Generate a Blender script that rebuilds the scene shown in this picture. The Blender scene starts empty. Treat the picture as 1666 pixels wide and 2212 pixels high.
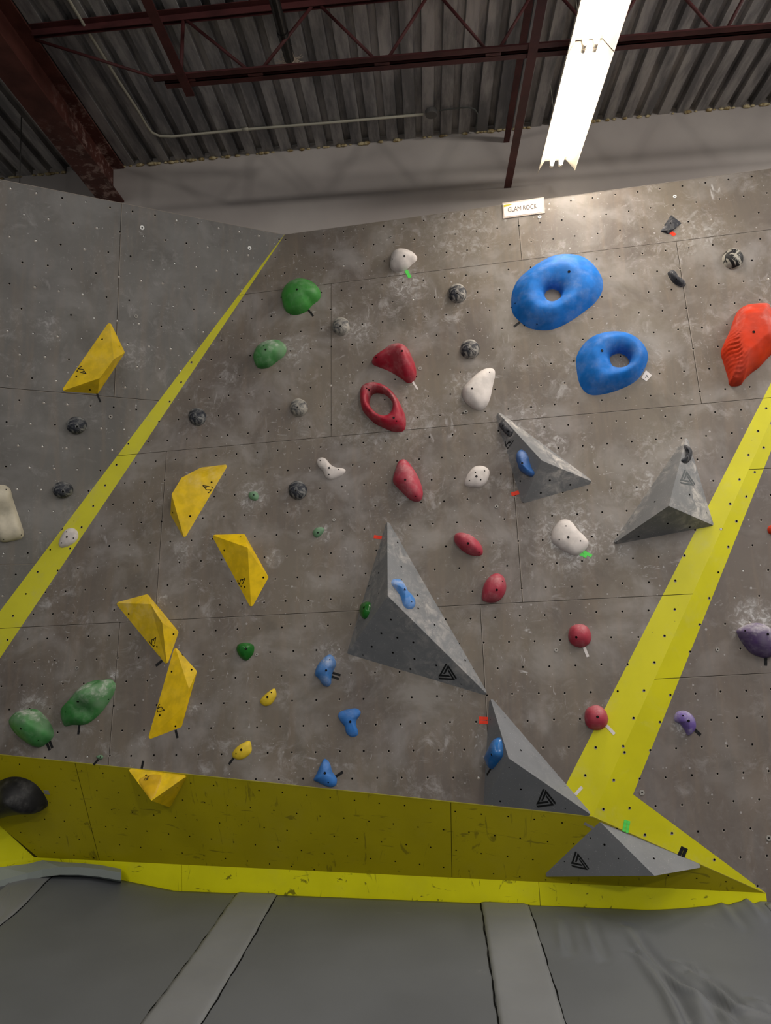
import bpy, math, random
from mathutils import Vector, Matrix
from mathutils.bvhtree import BVHTree
random.seed(7)
S = bpy.context.scene
COL = S.collection
EYE = 2.04                      # camera height above the floor; mats are 0.30 thick
MAT_TOP = 0.30

# ------------------------------------------------------------------ camera
Xc = Vector((0.99726169, 0.05478873, 0.04967213))
Yc = Vector((0.05685255, -0.13842359, -0.98873995))
Zc = Vector((-0.04729601, 0.98885646, -0.14115943))
CAMR = Matrix((Xc, Yc, Zc))
CAMPOS = Vector((0, 0, EYE))
cd = bpy.data.cameras.new('camera'); cam = bpy.data.objects.new('camera', cd); COL.objects.link(cam)
cd.sensor_fit = 'VERTICAL'; cd.sensor_height = 36.0; cd.lens = 36.0 * 1600 / 2212
cd.clip_start = 0.05; cd.clip_end = 100
cam.matrix_world = Matrix.Translation(CAMPOS) @ CAMR.to_4x4()
S.camera = cam

# ------------------------------------------------------------------ world, lights, exposure
S.view_settings.view_transform = 'Standard'; S.view_settings.look = 'None'
S.view_settings.gamma = 1.0; S.view_settings.use_curve_mapping = False
S.view_settings.exposure = 0.35
w = bpy.data.worlds.new('world'); S.world = w; w.use_nodes = True
w.node_tree.nodes['Background'].inputs[0].default_value = (0.86, 0.93, 1.0, 1)
w.node_tree.nodes['Background'].inputs[1].default_value = 0.12

def area(name, loc, rx, ry, sx, sy, power, col=(1, 0.945, 0.88), spread=180):
    l = bpy.data.lights.new(name, 'AREA'); l.shape = 'RECTANGLE'; l.size = sx; l.size_y = sy
    l.energy = power; l.color = col; l.spread = math.radians(spread)
    o = bpy.data.objects.new(name, l); COL.objects.link(o)
    o.location = loc; o.rotation_euler = (math.radians(rx), math.radians(ry), 0)
    return o
# the hall's other rows of strip lights, overhead and behind the photographer
area('hall_strip_light', (4.6, 2.2, 5.40), 6, 25, 0.3, 4.8, 165)
area('hall_strip_light', (1.25, 0.6, 5.40), 0, 0, 0.3, 3.6, 40)
area('hall_strip_light', (-3.0, 0.2, 5.40), 12, -8, 0.3, 4.2, 42)
area('hall_high_bay', (-1.9, -4.6, 5.55), 62, 0, 0.55, 0.35, 52)
area('hall_high_bay', (3.4, -4.6, 5.55), 62, 8, 0.55, 0.35, 84)
area('visible_strip_light', (1.21, 4.4, 3.44 + EYE), 0, 0, 0.22, 2.3, 36, (1, 0.90, 0.77), 160)

# ------------------------------------------------------------------ projection helpers
def ray(x, y):
    return CAMR @ Vector(((x - 833) / 1600.0, -(y - 1106) / 1600.0, -1.0))
class Plane:
    def __init__(s, o, u, n):
        s.o = Vector(o); s.n = Vector(n).normalized()
        s.u = (Vector(u) - s.n * Vector(u).dot(s.n)).normalized(); s.v = s.n.cross(s.u).normalized()
    def hit(s, x, y, h=0.0):
        r = ray(x, y); t = ((s.o - CAMPOS).dot(s.n) + h) / r.dot(s.n)
        return CAMPOS + r * t
    def loc(s, p):
        d = p - s.o; return Vector((d.dot(s.u), d.dot(s.v), d.dot(s.n)))
    def at(s, u, v, h=0.0):
        return s.o + s.u * u + s.v * v + s.n * h
def zhit(x, y, z):
    r = ray(x, y); return CAMPOS + r * ((z - EYE) / r.z)
def yhit(x, y, Y):
    r = ray(x, y); return CAMPOS + r * (Y / r.y)
def up(p): return Vector((p[0], p[1], p[2] + EYE))

nB = Vector((-0.112, -0.982, 0.150))
PB = Plane(up((-0.602, 4.988, 1.260)), (1, -0.1137, 0), nB)
c1, c2 = PB.hit(615, 506), PB.hit(0, 1320)
hA = Vector((0.871, 0.491, 0)).normalized()
nA = (c1 - c2).cross(hA).normalized()
if nA.dot(c1 - CAMPOS) > 0: nA = -nA
PA = Plane(c1, hA, nA)
d1, d2 = PB.hit(1666, 907), PB.hit(1281, 1763)
hD = Vector((0.9945, 0.105, 0)).normalized()
nD = (d1 - d2).cross(hD).normalized()
if nD.dot(d1 - CAMPOS) > 0: nD = -nD
PD = Plane(d1, hD, nD)
KZ = EYE - 1.64
L1, L2 = PB.hit(0, 1629), PB.hit(1281, 1763)
TIP = PD.hit(1655, 1929)
K1 = zhit(71, 1852, KZ); K1 = K1
nC = (L1 - L2).cross(TIP - L2).normalized()
if nC.dot(L1 - CAMPOS) > 0: nC = -nC
# average the underside plane between lip and kicker line
nC2 = (K1 - TIP).cross(L2 - TIP).normalized()
if nC2.dot(L1 - CAMPOS) > 0: nC2 = -nC2
PC = Plane(L2, (L2 - L1), nC)
K1 = PC.hit(71, 1852)

# ------------------------------------------------------------------ object helpers
def tag(o, label=None, cat=None, group=None, kind=None):
    if label: o['label'] = label
    if cat: o['category'] = cat
    if group: o['group'] = group
    if kind: o['kind'] = kind
    return o
WM = {}
def mk(name, verts, faces, mats, frame=None, parent=None, smooth=False, fm=None, bevel=0, seg=2, merge=False):
    """verts in world space; frame = Plane giving the axes; origin at centroid"""
    c = sum((Vector(v) for v in verts), Vector()) / len(verts)
    if isinstance(frame, Plane):
        R = Matrix((frame.u, frame.v, frame.n)).transposed()
        c = frame.at(*frame.loc(c).to_2d(), 0)
    elif isinstance(frame, tuple):   # (plane, 'origin')
        R = Matrix((frame[0].u, frame[0].v, frame[0].n)).transposed(); c = frame[0].o
    else:
        R = Matrix.Identity(3)
        if frame == 'world': c = Vector((0, 0, 0))
    M = Matrix.Translation(c) @ R.to_4x4(); Mi = M.inverted()
    me = bpy.data.meshes.new(name)
    me.from_pydata([Mi @ Vector(v) for v in verts], [], faces)
    if not isinstance(mats, (list, tuple)): mats = [mats]
    for m in mats: me.materials.append(m)
    if fm:
        for i, p in enumerate(me.polygons): p.material_index = fm[i]
    if smooth:
        for p in me.polygons: p.use_smooth = True
    me.update()
    o = bpy.data.objects.new(name, me); COL.objects.link(o)
    WM[o.name] = M
    if parent:
        o.parent = parent; o.matrix_parent_inverse = WM[parent.name].inverted(); o.matrix_basis = M
    else:
        o.matrix_world = M
    if bevel:
        b = o.modifiers.new('bevel', 'BEVEL'); b.width = bevel; b.segments = seg; b.limit_method = 'ANGLE'; b.angle_limit = math.radians(12)
        for p in me.polygons: p.use_smooth = True
        wn = o.modifiers.new('wn', 'WEIGHTED_NORMAL')
    return o
def boxv(x0, x1, y0, y1, z0, z1):
    return [(x0,y0,z0),(x1,y0,z0),(x1,y1,z0),(x0,y1,z0),(x0,y0,z1),(x1,y0,z1),(x1,y1,z1),(x0,y1,z1)]
BF = [(0,3,2,1),(4,5,6,7),(0,1,5,4),(1,2,6,5),(2,3,7,6),(3,0,4,7)]
class MB:
    def __init__(s): s.v = []; s.f = []; s.m = []
    def add(s, v, f, m=0):
        b = len(s.v); s.v += [Vector(q) for q in v]; s.f += [tuple(i + b for i in q) for q in f]; s.m += [m] * len(f)
    def box(s, *a, m=0): s.add(boxv(*a), BF, m)
    def bar(s, p, q, w, h, m=0, side=None):
        p, q = Vector(p), Vector(q); d = (q - p).normalized()
        a = Vector(side) if side else (Vector((0, 0, 1)) if abs(d.z) < .9 else Vector((0, 1, 0)))
        a = (a - d * a.dot(d)).normalized(); b = d.cross(a)
        v = [e + a * (sa * h / 2) + b * (sb * w / 2) for e in (p, q) for sa, sb in ((-1,-1),(-1,1),(1,1),(1,-1))]
        s.add(v, [(0,1,2,3),(7,6,5,4),(0,4,5,1),(1,5,6,2),(2,6,7,3),(3,7,4,0)], m)
    def tube(s, pts, r, n=10, m=0, cap=True):
        pts = [Vector(p) for p in pts]; rings = []
        for i, p in enumerate(pts):
            d = (pts[min(i + 1, len(pts) - 1)] - pts[max(i - 1, 0)]).normalized()
            a = d.orthogonal().normalized() if i == 0 else (pa - d * pa.dot(d)).normalized()
            pa = a; b = d.cross(a); rr = r[i] if isinstance(r, (list, tuple)) else r
            rings.append([p + (a * math.cos(t) + b * math.sin(t)) * rr for t in [2 * math.pi * k / n for k in range(n)]])
        v = [q for R in rings for q in R]; f = []
        for i in range(len(pts) - 1):
            for k in range(n): f.append((i*n+k, i*n+(k+1)%n, (i+1)*n+(k+1)%n, (i+1)*n+k))
        if cap: f += [tuple(range(n))[::-1], tuple(range((len(pts)-1)*n, len(pts)*n))]
        s.add(v, f, m)
    def build(s, name, mats, parent=None, frame=None, smooth=False, **k):
        return mk(name, s.v, s.f, mats, frame, parent, smooth, s.m, **k)

# ------------------------------------------------------------------ materials
def L(c): # srgb 0-255 -> linear
    return tuple((x/255/12.92 if x/255 <= .04045 else ((x/255+.055)/1.055)**2.4) for x in c) + (1,)
class N:
    def __init__(s, name, rough=.6, spec=.3):
        s.m = bpy.data.materials.new(name); s.m.use_nodes = True; s.t = s.m.node_tree; s.b = s.t.nodes['Principled BSDF']
        s.b.inputs['Roughness'].default_value = rough; s.b.inputs['Specular IOR Level'].default_value = spec
        s.co = s.t.nodes.new('ShaderNodeTexCoord').outputs['Object']
    def n(s, ty, **k):
        x = s.t.nodes.new(ty)
        for a, b in k.items(): setattr(x, a, b)
        return x
    def lk(s, a, b):
        if isinstance(a, (int, float, tuple)): b.default_value = a
        else: s.t.links.new(a, b)
    def noise(s, scale, detail=4, rough=.55, co=None, dist=0, stretch=None, rot=None, off=None):
        co = co or s.co
        if stretch or rot or off:
            mp = s.n('ShaderNodeMapping'); s.lk(co, mp.inputs[0])
            if off: mp.inputs['Location'].default_value = off
            if rot: mp.inputs['Rotation'].default_value = rot
            if stretch: mp.inputs['Scale'].default_value = stretch
            co = mp.outputs[0]
        x = s.n('ShaderNodeTexNoise'); s.lk(co, x.inputs['Vector']); x.inputs['Scale'].default_value = scale
        x.inputs['Detail'].default_value = detail; x.inputs['Roughness'].default_value = rough; x.inputs['Distortion'].default_value = dist
        return x.outputs[0]
    def ramp(s, v, a, b, lo=0., hi=1.):
        x = s.n('ShaderNodeMapRange'); x.interpolation_type = 'SMOOTHSTEP'; s.lk(v, x.inputs[0])
        for i, q in zip((1, 2, 3, 4), (a, b, lo, hi)): x.inputs[i].default_value = q
        return x.outputs[0]
    def math(s, op, a, b=0., clamp=False):
        x = s.n('ShaderNodeMath', operation=op, use_clamp=clamp); s.lk(a, x.inputs[0]); s.lk(b, x.inputs[1]); return x.outputs[0]
    def mix(s, f, a, b):
        x = s.n('ShaderNodeMix', data_type='RGBA'); s.lk(f, x.inputs[0]); s.lk(a, x.inputs[6]); s.lk(b, x.inputs[7]); return x.outputs[2]
    def sep(s, co=None):
        x = s.n('ShaderNodeSeparateXYZ'); s.lk(co or s.co, x.inputs[0]); return x.outputs
    def speck(s, scale, r, keep, off=(0,0,0)):
        mp = s.n('ShaderNodeMapping'); s.lk(s.co, mp.inputs[0]); mp.inputs['Location'].default_value = off
        x = s.n('ShaderNodeTexVoronoi'); s.lk(mp.outputs[0], x.inputs['Vector']); x.inputs['Scale'].default_value = scale
        c = s.n('ShaderNodeSeparateColor'); s.lk(x.outputs['Color'], c.inputs[0])
        thr = s.math('MULTIPLY', c.outputs[1], r)
        on = s.math('LESS_THAN', x.outputs['Distance'], thr)
        return s.math('MULTIPLY', on, s.math('LESS_THAN', c.outputs[0], keep))
    def out(s, col, rough=None, bump=None, bs=.2, bd=.002):
        s.lk(col, s.b.inputs['Base Color'])
        if rough is not None: s.lk(rough, s.b.inputs['Roughness'])
        if bump is not None:
            x = s.n('ShaderNodeBump'); x.inputs['Strength'].default_value = bs; x.inputs['Distance'].default_value = bd
            s.lk(bump, x.inputs['Height']); s.t.links.new(x.outputs[0], s.b.inputs['Normal'])
        return s.m

CHALK = L((192, 190, 190))
def wall_mat(name, base, dark, blobs, amount=1.0, chalk=CHALK, wood=True):
    s = N(name, .55, .25)
    b = s.mix(s.ramp(s.noise(1.1, 3), .35, .68), base, dark)
    if wood:
        g = s.noise(9, 3, .6, stretch=(1, .12, 1), dist=1.2)
        b = s.mix(s.ramp(g, .42, .75, 0, .18), b, L((150, 130, 110)))
    st = s.noise(3.4, 5, .6, dist=.6, off=(3, 1, 0))
    b = s.mix(s.ramp(st, .52, .72, 0, .30), b, L((78, 74, 68)))
    # chalk clouds, smears, specks
    env = s.ramp(s.noise(1.9, 4, .65, off=(7, 3, 0)), .42, .62)
    cl = s.ramp(s.noise(8, 9, .76, dist=.6), .47, .72)
    m1 = s.math('MULTIPLY', s.math('MULTIPLY', env, cl), .36 * amount)
    env2 = s.ramp(s.noise(2.6, 2, .5, off=(1, 9, 0)), .50, .70)
    sm = s.ramp(s.noise(11, 5, .62, stretch=(1, .35, 1), rot=(0, 0, .35), dist=1.0), .60, .78)
    m2 = s.math('MULTIPLY', s.math('MULTIPLY', env2, sm), .60 * amount)
    sm2 = s.ramp(s.noise(16, 6, .6, stretch=(.3, 1, 1), rot=(0, 0, .7), dist=.6, off=(4, 4, 0)), .64, .76)
    m2 = s.math('MAXIMUM', m2, s.math('MULTIPLY', s.math('MULTIPLY', s.ramp(s.noise(1.9, 2, off=(5, 5, 0)), .5, .66), sm2), .6 * amount))
    sc1 = s.ramp(s.noise(26, 4, .6, stretch=(1, .30, 1), rot=(0, 0, .9), dist=3.0, off=(2, 7, 0)), .63, .72)
    sc2 = s.ramp(s.noise(24, 4, .6, stretch=(.30, 1, 1), rot=(0, 0, .7), dist=3.0, off=(6, 2, 0)), .63, .72)
    scr = s.math('MULTIPLY', s.math('MAXIMUM', sc1, sc2), s.math('MULTIPLY', s.ramp(s.noise(2.3, 2, off=(3, 8, 0)), .44, .6), .34 * amount))
    m2 = s.math('MAXIMUM', m2, scr)
    wash = s.ramp(s.noise(2.8, 5, .6, off=(9, 2, 0), dist=.4), .44, .70, 0, .17 * amount)
    m2 = s.math('MAXIMUM', m2, wash)
    m3 = s.math('MULTIPLY', s.speck(26, .20, .10), .5)
    m4 = s.math('MULTIPLY', s.speck(52, .24, .10, (3, 3, 0)), .5)
    m = s.math('MAXIMUM', s.math('MAXIMUM', m1, m2), s.math('MAXIMUM', m3, m4))
    fine = s.ramp(s.noise(22, 7, .75, dist=.8), .44, .70)
    for (p, r, k) in blobs:
        v = s.n('ShaderNodeVectorMath', operation='DISTANCE'); s.lk(s.co, v.inputs[0]); v.inputs[1].default_value = p
        q = s.ramp(v.outputs['Value'], r * .25, r, k, 0)
        m = s.math('MAXIMUM', m, s.math('MULTIPLY', q, s.math('ADD', s.math('MULTIPLY', fine, 1.05), .14)))
    col = s.mix(m, b, chalk)
    return s.out(col, s.ramp(m, 0, .6, .50, .85), s.math('ADD', m, s.noise(60, 4)), .10, .001)
def plain(name, c, rough=.5, spec=.3, noise=0, metal=0, ns=30):
    s = N(name, rough, spec)
    s.b.inputs['Metallic'].default_value = metal
    col = L(c)
    if noise:
        k = s.noise(ns, 5, .6)
        d = tuple(x * (1 - noise) for x in col[:3]) + (1,)
        return s.out(s.mix(s.ramp(k, .3, .7), d, col), None, k, .15, .002)
    return s.out(col)
def hold_mat(name, c, chalk=.4, rough=.5, top=.5, spec=.28, cc=None):
    """resin hold: pigment, chalk dust worn into the side hands grip"""
    s = N(name, rough, spec)
    col = L(c)
    d = tuple(x * .8 for x in col[:3]) + (1,)
    b = s.mix(s.ramp(s.noise(14, 4), .35, .65), d, col)
    z = s.sep()
    k = s.ramp(s.noise(26, 7, .72, dist=.5), .42, .72)
    e = s.ramp(s.noise(9, 3, off=(2, 2, 2)), .38, .66)
    g = s.ramp(z[1], -.05, .10, 1 - top, 1)
    m = s.math('MULTIPLY', s.math('MULTIPLY', s.math('ADD', s.math('MULTIPLY', k, .65), .35), s.math('MULTIPLY', e, g)), chalk)
    film = s.math('MULTIPLY', s.ramp(s.noise(6, 2, off=(5, 1, 1)), .3, .7), chalk * .18)
    m = s.math('MAXIMUM', m, film)
    col2 = s.mix(m, b, cc or L((205, 203, 200)))
    return s.out(col2, s.ramp(m, 0, .6, rough, .85), s.noise(180, 3), .12, .0006)

yel = (186, 180, 22)
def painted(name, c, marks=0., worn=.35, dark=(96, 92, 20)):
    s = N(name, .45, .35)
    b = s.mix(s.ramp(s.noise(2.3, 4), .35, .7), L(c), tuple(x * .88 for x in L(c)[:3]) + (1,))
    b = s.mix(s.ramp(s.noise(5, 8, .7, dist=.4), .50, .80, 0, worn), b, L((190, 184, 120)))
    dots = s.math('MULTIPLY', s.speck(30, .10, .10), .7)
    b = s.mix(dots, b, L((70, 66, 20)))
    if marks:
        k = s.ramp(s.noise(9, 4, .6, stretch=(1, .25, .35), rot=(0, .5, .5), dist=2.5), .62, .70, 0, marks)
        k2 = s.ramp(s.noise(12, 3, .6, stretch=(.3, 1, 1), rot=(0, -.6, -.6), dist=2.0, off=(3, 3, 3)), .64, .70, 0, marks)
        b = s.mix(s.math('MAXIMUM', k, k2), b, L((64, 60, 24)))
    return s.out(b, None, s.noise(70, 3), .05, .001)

def blob(pl, x, y, r, k=.8):
    p = pl.loc(pl.hit(x, y)); return ((p.x, p.y, 0), r, k)
blB = [blob(PB, *a) for a in [(545,1072,.16,1.),(700,1152,.10,.7),(880,615,.22,.75),(640,755,.20,.65),(1230,1160,.32,.95),(775,712,.17,.7),
    (1130,930,.34,.6),(1330,1165,.20,.6),(1500,505,.3,.5),(705,1425,.18,.6),(1000,505,.4,.45),(880,900,.3,.4),(1440,1010,.4,.45),(800,900,.5,.3),(1010,835,.2,.6),(70,1550,.25,.35),(590,1205,.09,.9),(350,1295,.07,.8),(418,1530,.07,.8),(400,1190,.13,.6),(1200,960,.12,.9),(1400,1050,.16,.7),(1335,1180,.14,.8),(70,1530,.16,.8),(245,1455,.06,.9)]]
blD = [blob(PD, 1630, 1345, .20, 1.), blob(PD, 1470, 1570, .08, 1.)]
blA = [blob(PA, 105, 710, .14, .5), blob(PA, 288, 770, .18, .45)]
M_B = wall_mat('plywood_brown', L((117, 109, 99)), L((103, 95, 90)), blB, 1.5)
M_D = wall_mat('plywood_brown_right', L((112, 104, 98)), L((102, 94, 91)), blD, .75)
M_A = wall_mat('plywood_grey', L((114, 112, 109)), L((102, 100, 98)), blA, .85)
M_Y = painted('yellow_paint', (214, 209, 52), 0, .6)
M_YD = painted('yellow_paint_right', (206, 200, 18), 0, .40)
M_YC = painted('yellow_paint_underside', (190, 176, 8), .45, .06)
M_YK = painted('yellow_paint_kicker', (242, 238, 20), .75, .10)
M_EDGE = plain('plywood_edge', (205, 190, 150), .7)
M_EDGEY = plain('plywood_edge_yellow', (206, 196, 70), .6)
M_GAP = plain('seam_dark', (52, 46, 40), .9)
M_HOLE = plain('hole_dark', (9, 8, 8), .9, .1)
M_RIM = plain('hole_rim', (150, 141, 132), .7)
M_NUT = plain('tnut_zinc', (225, 224, 220), .35, .5)
M_BLK = plain('black_tape', (20, 20, 22), .6)
M_INK = plain('black_ink', (18, 20, 22), .7)
M_BOLT = plain('bolt_steel', (34, 33, 33), .35, .5, metal=.6)

# ------------------------------------------------------------------ climbing wall panels
def clip(poly, a, b, c):   # keep a*x+b*y<=c
    out = []
    for i in range(len(poly)):
        p, q = poly[i], poly[(i + 1) % len(poly)]
        dp, dq = a*p[0]+b*p[1]-c, a*q[0]+b*q[1]-c
        if dp <= 0: out.append(p)
        if dp * dq < 0:
            t = dp / (dp - dq); out.append((p[0]+(q[0]-p[0])*t, p[1]+(q[1]-p[1])*t))
    return out
def ccw(p):
    a = sum(p[i][0]*p[(i+1)%len(p)][1]-p[(i+1)%len(p)][0]*p[i][1] for i in range(len(p)))
    return p if a > 0 else p[::-1]
def cut_convex(poly, reg):
    reg = ccw(reg)
    for i in range(len(reg)):
        p, q = reg[i], reg[(i+1) % len(reg)]
        nx, ny = (q[1]-p[1]), -(q[0]-p[0])
        poly = clip(poly, nx, ny, nx*p[0]+ny*p[1])
        if len(poly) < 3: return []
    return poly
def inside(pt, reg):
    reg = ccw(reg)
    for i in range(len(reg)):
        p, q = reg[i], reg[(i+1) % len(reg)]
        if (q[0]-p[0])*(pt[1]-p[1])-(q[1]-p[1])*(pt[0]-p[0]) < 0: return False
    return True
def wall(name, pl, regions, sheets, outline, holes, mats, bright=0., gap=.0018, edge=4, hr=1., rim=.85):
    """regions: list of (convex poly uv, material index); sheets: rectangles; outline: full poly for the backing"""
    b = MB()
    for (u0, u1, v0, v1) in sheets:
        sh = [(u0+gap, v0+gap), (u1-gap, v0+gap), (u1-gap, v1-gap), (u0+gap, v1-gap)]
        for reg, mi in regions:
            q = cut_convex(sh, reg)
            if len(q) >= 3:
                b.add([pl.at(x, y) for x, y in q], [tuple(range(len(q)))], mi)
        for st in ([(u0+gap, v1-gap-.0022), (u1-gap, v1-gap-.0022), (u1-gap, v1-gap), (u0+gap, v1-gap)], [(u0+gap, v0+gap), (u0+gap+.0034, v0+gap), (u0+gap+.0034, v1-gap), (u0+gap, v1-gap)]):
            for reg, mi in regions:
                q = cut_convex(st, reg)
                if len(q) >= 3 and mi == 0: b.add([pl.at(x, y, .0004) for x, y in q], [tuple(range(len(q)))], 5)
    o = ccw(outline); n = len(o)
    # backing 4 mm behind the face plus 18 mm ply edge all round
    b.add([pl.at(x, y, -.004) for x, y in o], [tuple(range(n))], 2)
    v = [pl.at(x, y, 0) for x, y in o] + [pl.at(x, y, -.02) for x, y in o]
    b.add(v, [(i, i+n, (i+1) % n + n, (i+1) % n) for i in range(n)], edge)
    b.add([pl.at(x, y, -.02) for x, y in o], [tuple(range(n))[::-1]], edge)
    for (u, v_) in holes:
        if not any(inside((u, v_), r) for r, _ in regions): continue
        u += random.uniform(-.003, .003); v_ += random.uniform(-.003, .003)
        isn = random.random() < bright
        k = 10
        rr = random.uniform(.0068, .0082)
        if random.random() < rim:
            a0 = random.uniform(0, 6.3)
            b.add([pl.at(u - .0012 + rr*1.18*math.cos(t)*random.uniform(.9,1.1), v_ - .0022 + rr*1.18*math.sin(t)*random.uniform(.9,1.1), .0005) for t in [2*math.pi*i/k for i in range(k)]], [tuple(range(k))], 5)
        r2 = (.0062 if not isn else .0048)*hr
        if isn: b.add([pl.at(u + .0010 + .0064*math.cos(t), v_ + .0014 + .0064*math.sin(t), .0008) for t in [2*math.pi*i/k for i in range(k)]], [tuple(range(k))], 3)
        b.add([pl.at(u + r2*math.cos(t), v_ + r2*math.sin(t), .0010) for t in [2*math.pi*i/k for i in range(k)]], [tuple(range(k))], 6 if isn else 3)
    o_ = b.build(name, mats, frame=(pl, 'o'))
    tag(o_, kind='structure')
    return o_
def luv(pl, p): q = pl.loc(p); return (q.x, q.y)
def px(pl, x, y): return luv(pl, pl.hit(x, y))
def line_at_z(pl, p, q, z):   # point on 3D line p-q where z
    t = (z - p.z) / (q.z - p.z); return p + (q - p) * t
ZTOP = EYE + 2.946
mB = [M_B, M_Y, M_GAP, M_HOLE, M_EDGE, M_RIM, M_NUT, M_YD]
# corner points of B
cAtop = line_at_z(PB, c1, c2, ZTOP)
cDtop = line_at_z(PB, d1, d2, ZTOP)
# crease A meets the lip line
def isect(pl, a, b, c, d):
    a, b, c, d = [Vector(luv(pl, q)) for q in (a, b, c, d)]
    r, s_ = b - a, d - c; t = ((c - a).cross(s_)) / (r.cross(s_)) if hasattr(r.cross(s_), 'real') else 0
    q = a + r * t; return (q.x, q.y)
CL = isect(PB, c1, c2, L1, L2)
outB = [CL, luv(PB, L2), luv(PB, cDtop), luv(PB, cAtop)]
pA, pBm = px(PB, 615, 507), px(PB, 0, 1422)
far = (pA[0] + (pBm[0]-pA[0])*1.6, pA[1] + (pBm[1]-pA[1])*1.6)
lipuv = [luv(PB, L1), luv(PB, L2)]
def lx(p, q, r, s_):
    p, q, r, s_ = map(Vector, (p, q, r, s_)); a, b = q - p, s_ - r
    t = (r - p).cross(b) / a.cross(b); k = p + a * t; return (k.x, k.y)
sl = lx(pA, pBm, *lipuv)
g1, g2 = px(PB, 1666, 827), px(PB, 1348, 1450)
gt = lx(g1, g2, outB[3], outB[2]); gb = lx(g1, g2, *lipuv)
reg_main = [pA, sl, gb, gt] if gt[0] < outB[2][0] else None
creaseD_t, creaseD_b = outB[2], outB[1]
# the right stripe's left border meets the crease or the top
gx = lx(g1, g2, creaseD_b, creaseD_t)
ys = [(g2[0]+(g1[0]-g2[0])*0, g2[1])]
regB = []
if gx[1] < outB[2][1]:     # stripe border meets the crease below the top
    regB = [([pA, sl, gb, gx, outB[2]], 0), ([gb, outB[1], gx], 7)]
else:
    regB = [([pA, sl, gb, gt], 0), ([gb, outB[1], outB[2], gt], 7)]
regB.append(([pA, outB[3], outB[0], sl], 1))
U = 1.22
shB = []
for (v0, v1, us) in [(1.0, 1.45, [-2.9, -1.30, 1.142, 3.6]), (0, 1.0, [-3, -2, 0, 2, 4]), (-1, 0, [-3, -1, 1, 3]), (-2.2, -1, [-3.2, -1.21, .785, 2.8])]:
    for a, b_ in zip(us[:-1], us[1:]): shB.append((a*U, b_*U, v0*U, v1*U))
hb = []
def rows(vs, off, par0, u0, u1, d=.1525):
    r = []
    for i, v in enumerate(vs):
        o = off + (d/2 if (i + par0) % 2 else 0)
        k0 = math.ceil((u0 - o) / d)
        while k0 * d + o < u1: r.append((k0 * d + o, v)); k0 += 1
    return r
hb += rows([1.361, 1.511, 1.66], .021, 1, -3.4, 3.6)
hb += rows([.085+.153*k for k in range(8)], .0, 0, -3.4, 3.6)
hb += rows([-1.22+.085+.1525*k for k in range(8)], .075, 1, -3.4, 3.6)
hb += rows([-1.615-.1555*k+.1555*3 for k in range(8)][1:], .052, 1, -3.4, 3.6)
wB = wall('wall_front', PB, regB, shB, outB, hb, mB, bright=.03)

# left panel A
cl3 = PB.at(*CL)
nAu = -1.9
outA = [luv(PA, cAtop), luv(PA, cl3), (luv(PA, cl3)[0] - 3.0, luv(PA, cl3)[1]), (-6.0, luv(PA, cAtop)[1])]
sA = px(PA, 0, 837)[1]; sU = px(PA, 255, 640)[0]
shA = [(sU-2*U, sU, sA, sA+2), (sU, sU+2*U, sA, sA+2), (sU-4*U, sU-2*U, sA, sA+2), (-5, -.0, sA-U, sA), (-5, 1.0, sA-2*U, sA-U), (-5, 1, sA-3*U, sA-2*U)]
shA[3] = (-5, 2, sA-U, sA)
hA_ = rows([sA+.08+.1525*k for k in range(9)], sU+.076, 0, -4, 1) + rows([sA-.075-.1525*k for k in range(20)], sU+.076, 1, -4, 1)
wA = wall('wall_left', PA, [(outA, 0)], shA, outA, hA_, [M_A, M_Y, M_GAP, M_HOLE, M_EDGE, M_RIM, M_NUT], bright=.55)

# right panel D
tipuv, l2uv = luv(PD, TIP), luv(PD, L2)
cdt = luv(PD, cDtop)
outD = [l2uv, tipuv, (tipuv[0] + .01, tipuv[1] - .32), (tipuv[0] + 3.4, tipuv[1] - .32), (tipuv[0]+3.4, cdt[1]), cdt]
e1, e2 = px(PD, 1666, 974), px(PD, 1368, 1716)
et = lx(e1, e2, cdt, (cdt[0]+1, cdt[1]))
ex = lx(e1, e2, l2uv, cdt)
if ex[1] < cdt[1]:
    regD = [([e2, tipuv, outD[2], outD[3], cdt, ex], 0), ([l2uv, e2, ex], 7), ([l2uv, tipuv, e2], 7)]
    regD = [([ex, e2, (9, e2[1]), (9, cdt[1]), cdt], 0), ([e2, tipuv, (9, tipuv[1]), (9, e2[1])], 0), ([l2uv, e2, ex], 7), ([l2uv, tipuv, e2], 7)]
else:
    regD = [([et, e2, (9, e2[1]), (9, cdt[1])], 0), ([e2, tipuv, (9, tipuv[1]), (9, e2[1])], 0), ([l2uv, e2, et, cdt], 7), ([l2uv, tipuv, e2], 7)]
dS1 = px(PD, 1617, 1014)[1]; dS2 = px(PD, 1415, 1467)[1]
shD = [(-3, 4, dS1, dS1+3), (-3, 4, dS2, dS1), (-3, 4, dS2-3, dS2)]
dh0 = px(PD, 1366+503*.2713, 1350+543*.2713)
hD_ = rows([dh0[1] - .1525*k for k in range(8)], dh0[0], 0, -3, 3) + rows([dh0[1] + .24 + .1525*k for k in range(12)], dh0[0], 0, -3, 3)
regD.append(([tipuv, (tipuv[0] + .01, tipuv[1] - .32), (9, tipuv[1] - .32), (9, tipuv[1])], 0))
wD = wall('wall_right', PD, regD, shD, outD, hD_, [M_D, M_YD, M_GAP, M_HOLE, M_EDGE, M_RIM, M_NUT, M_YD], bright=.03)

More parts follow.
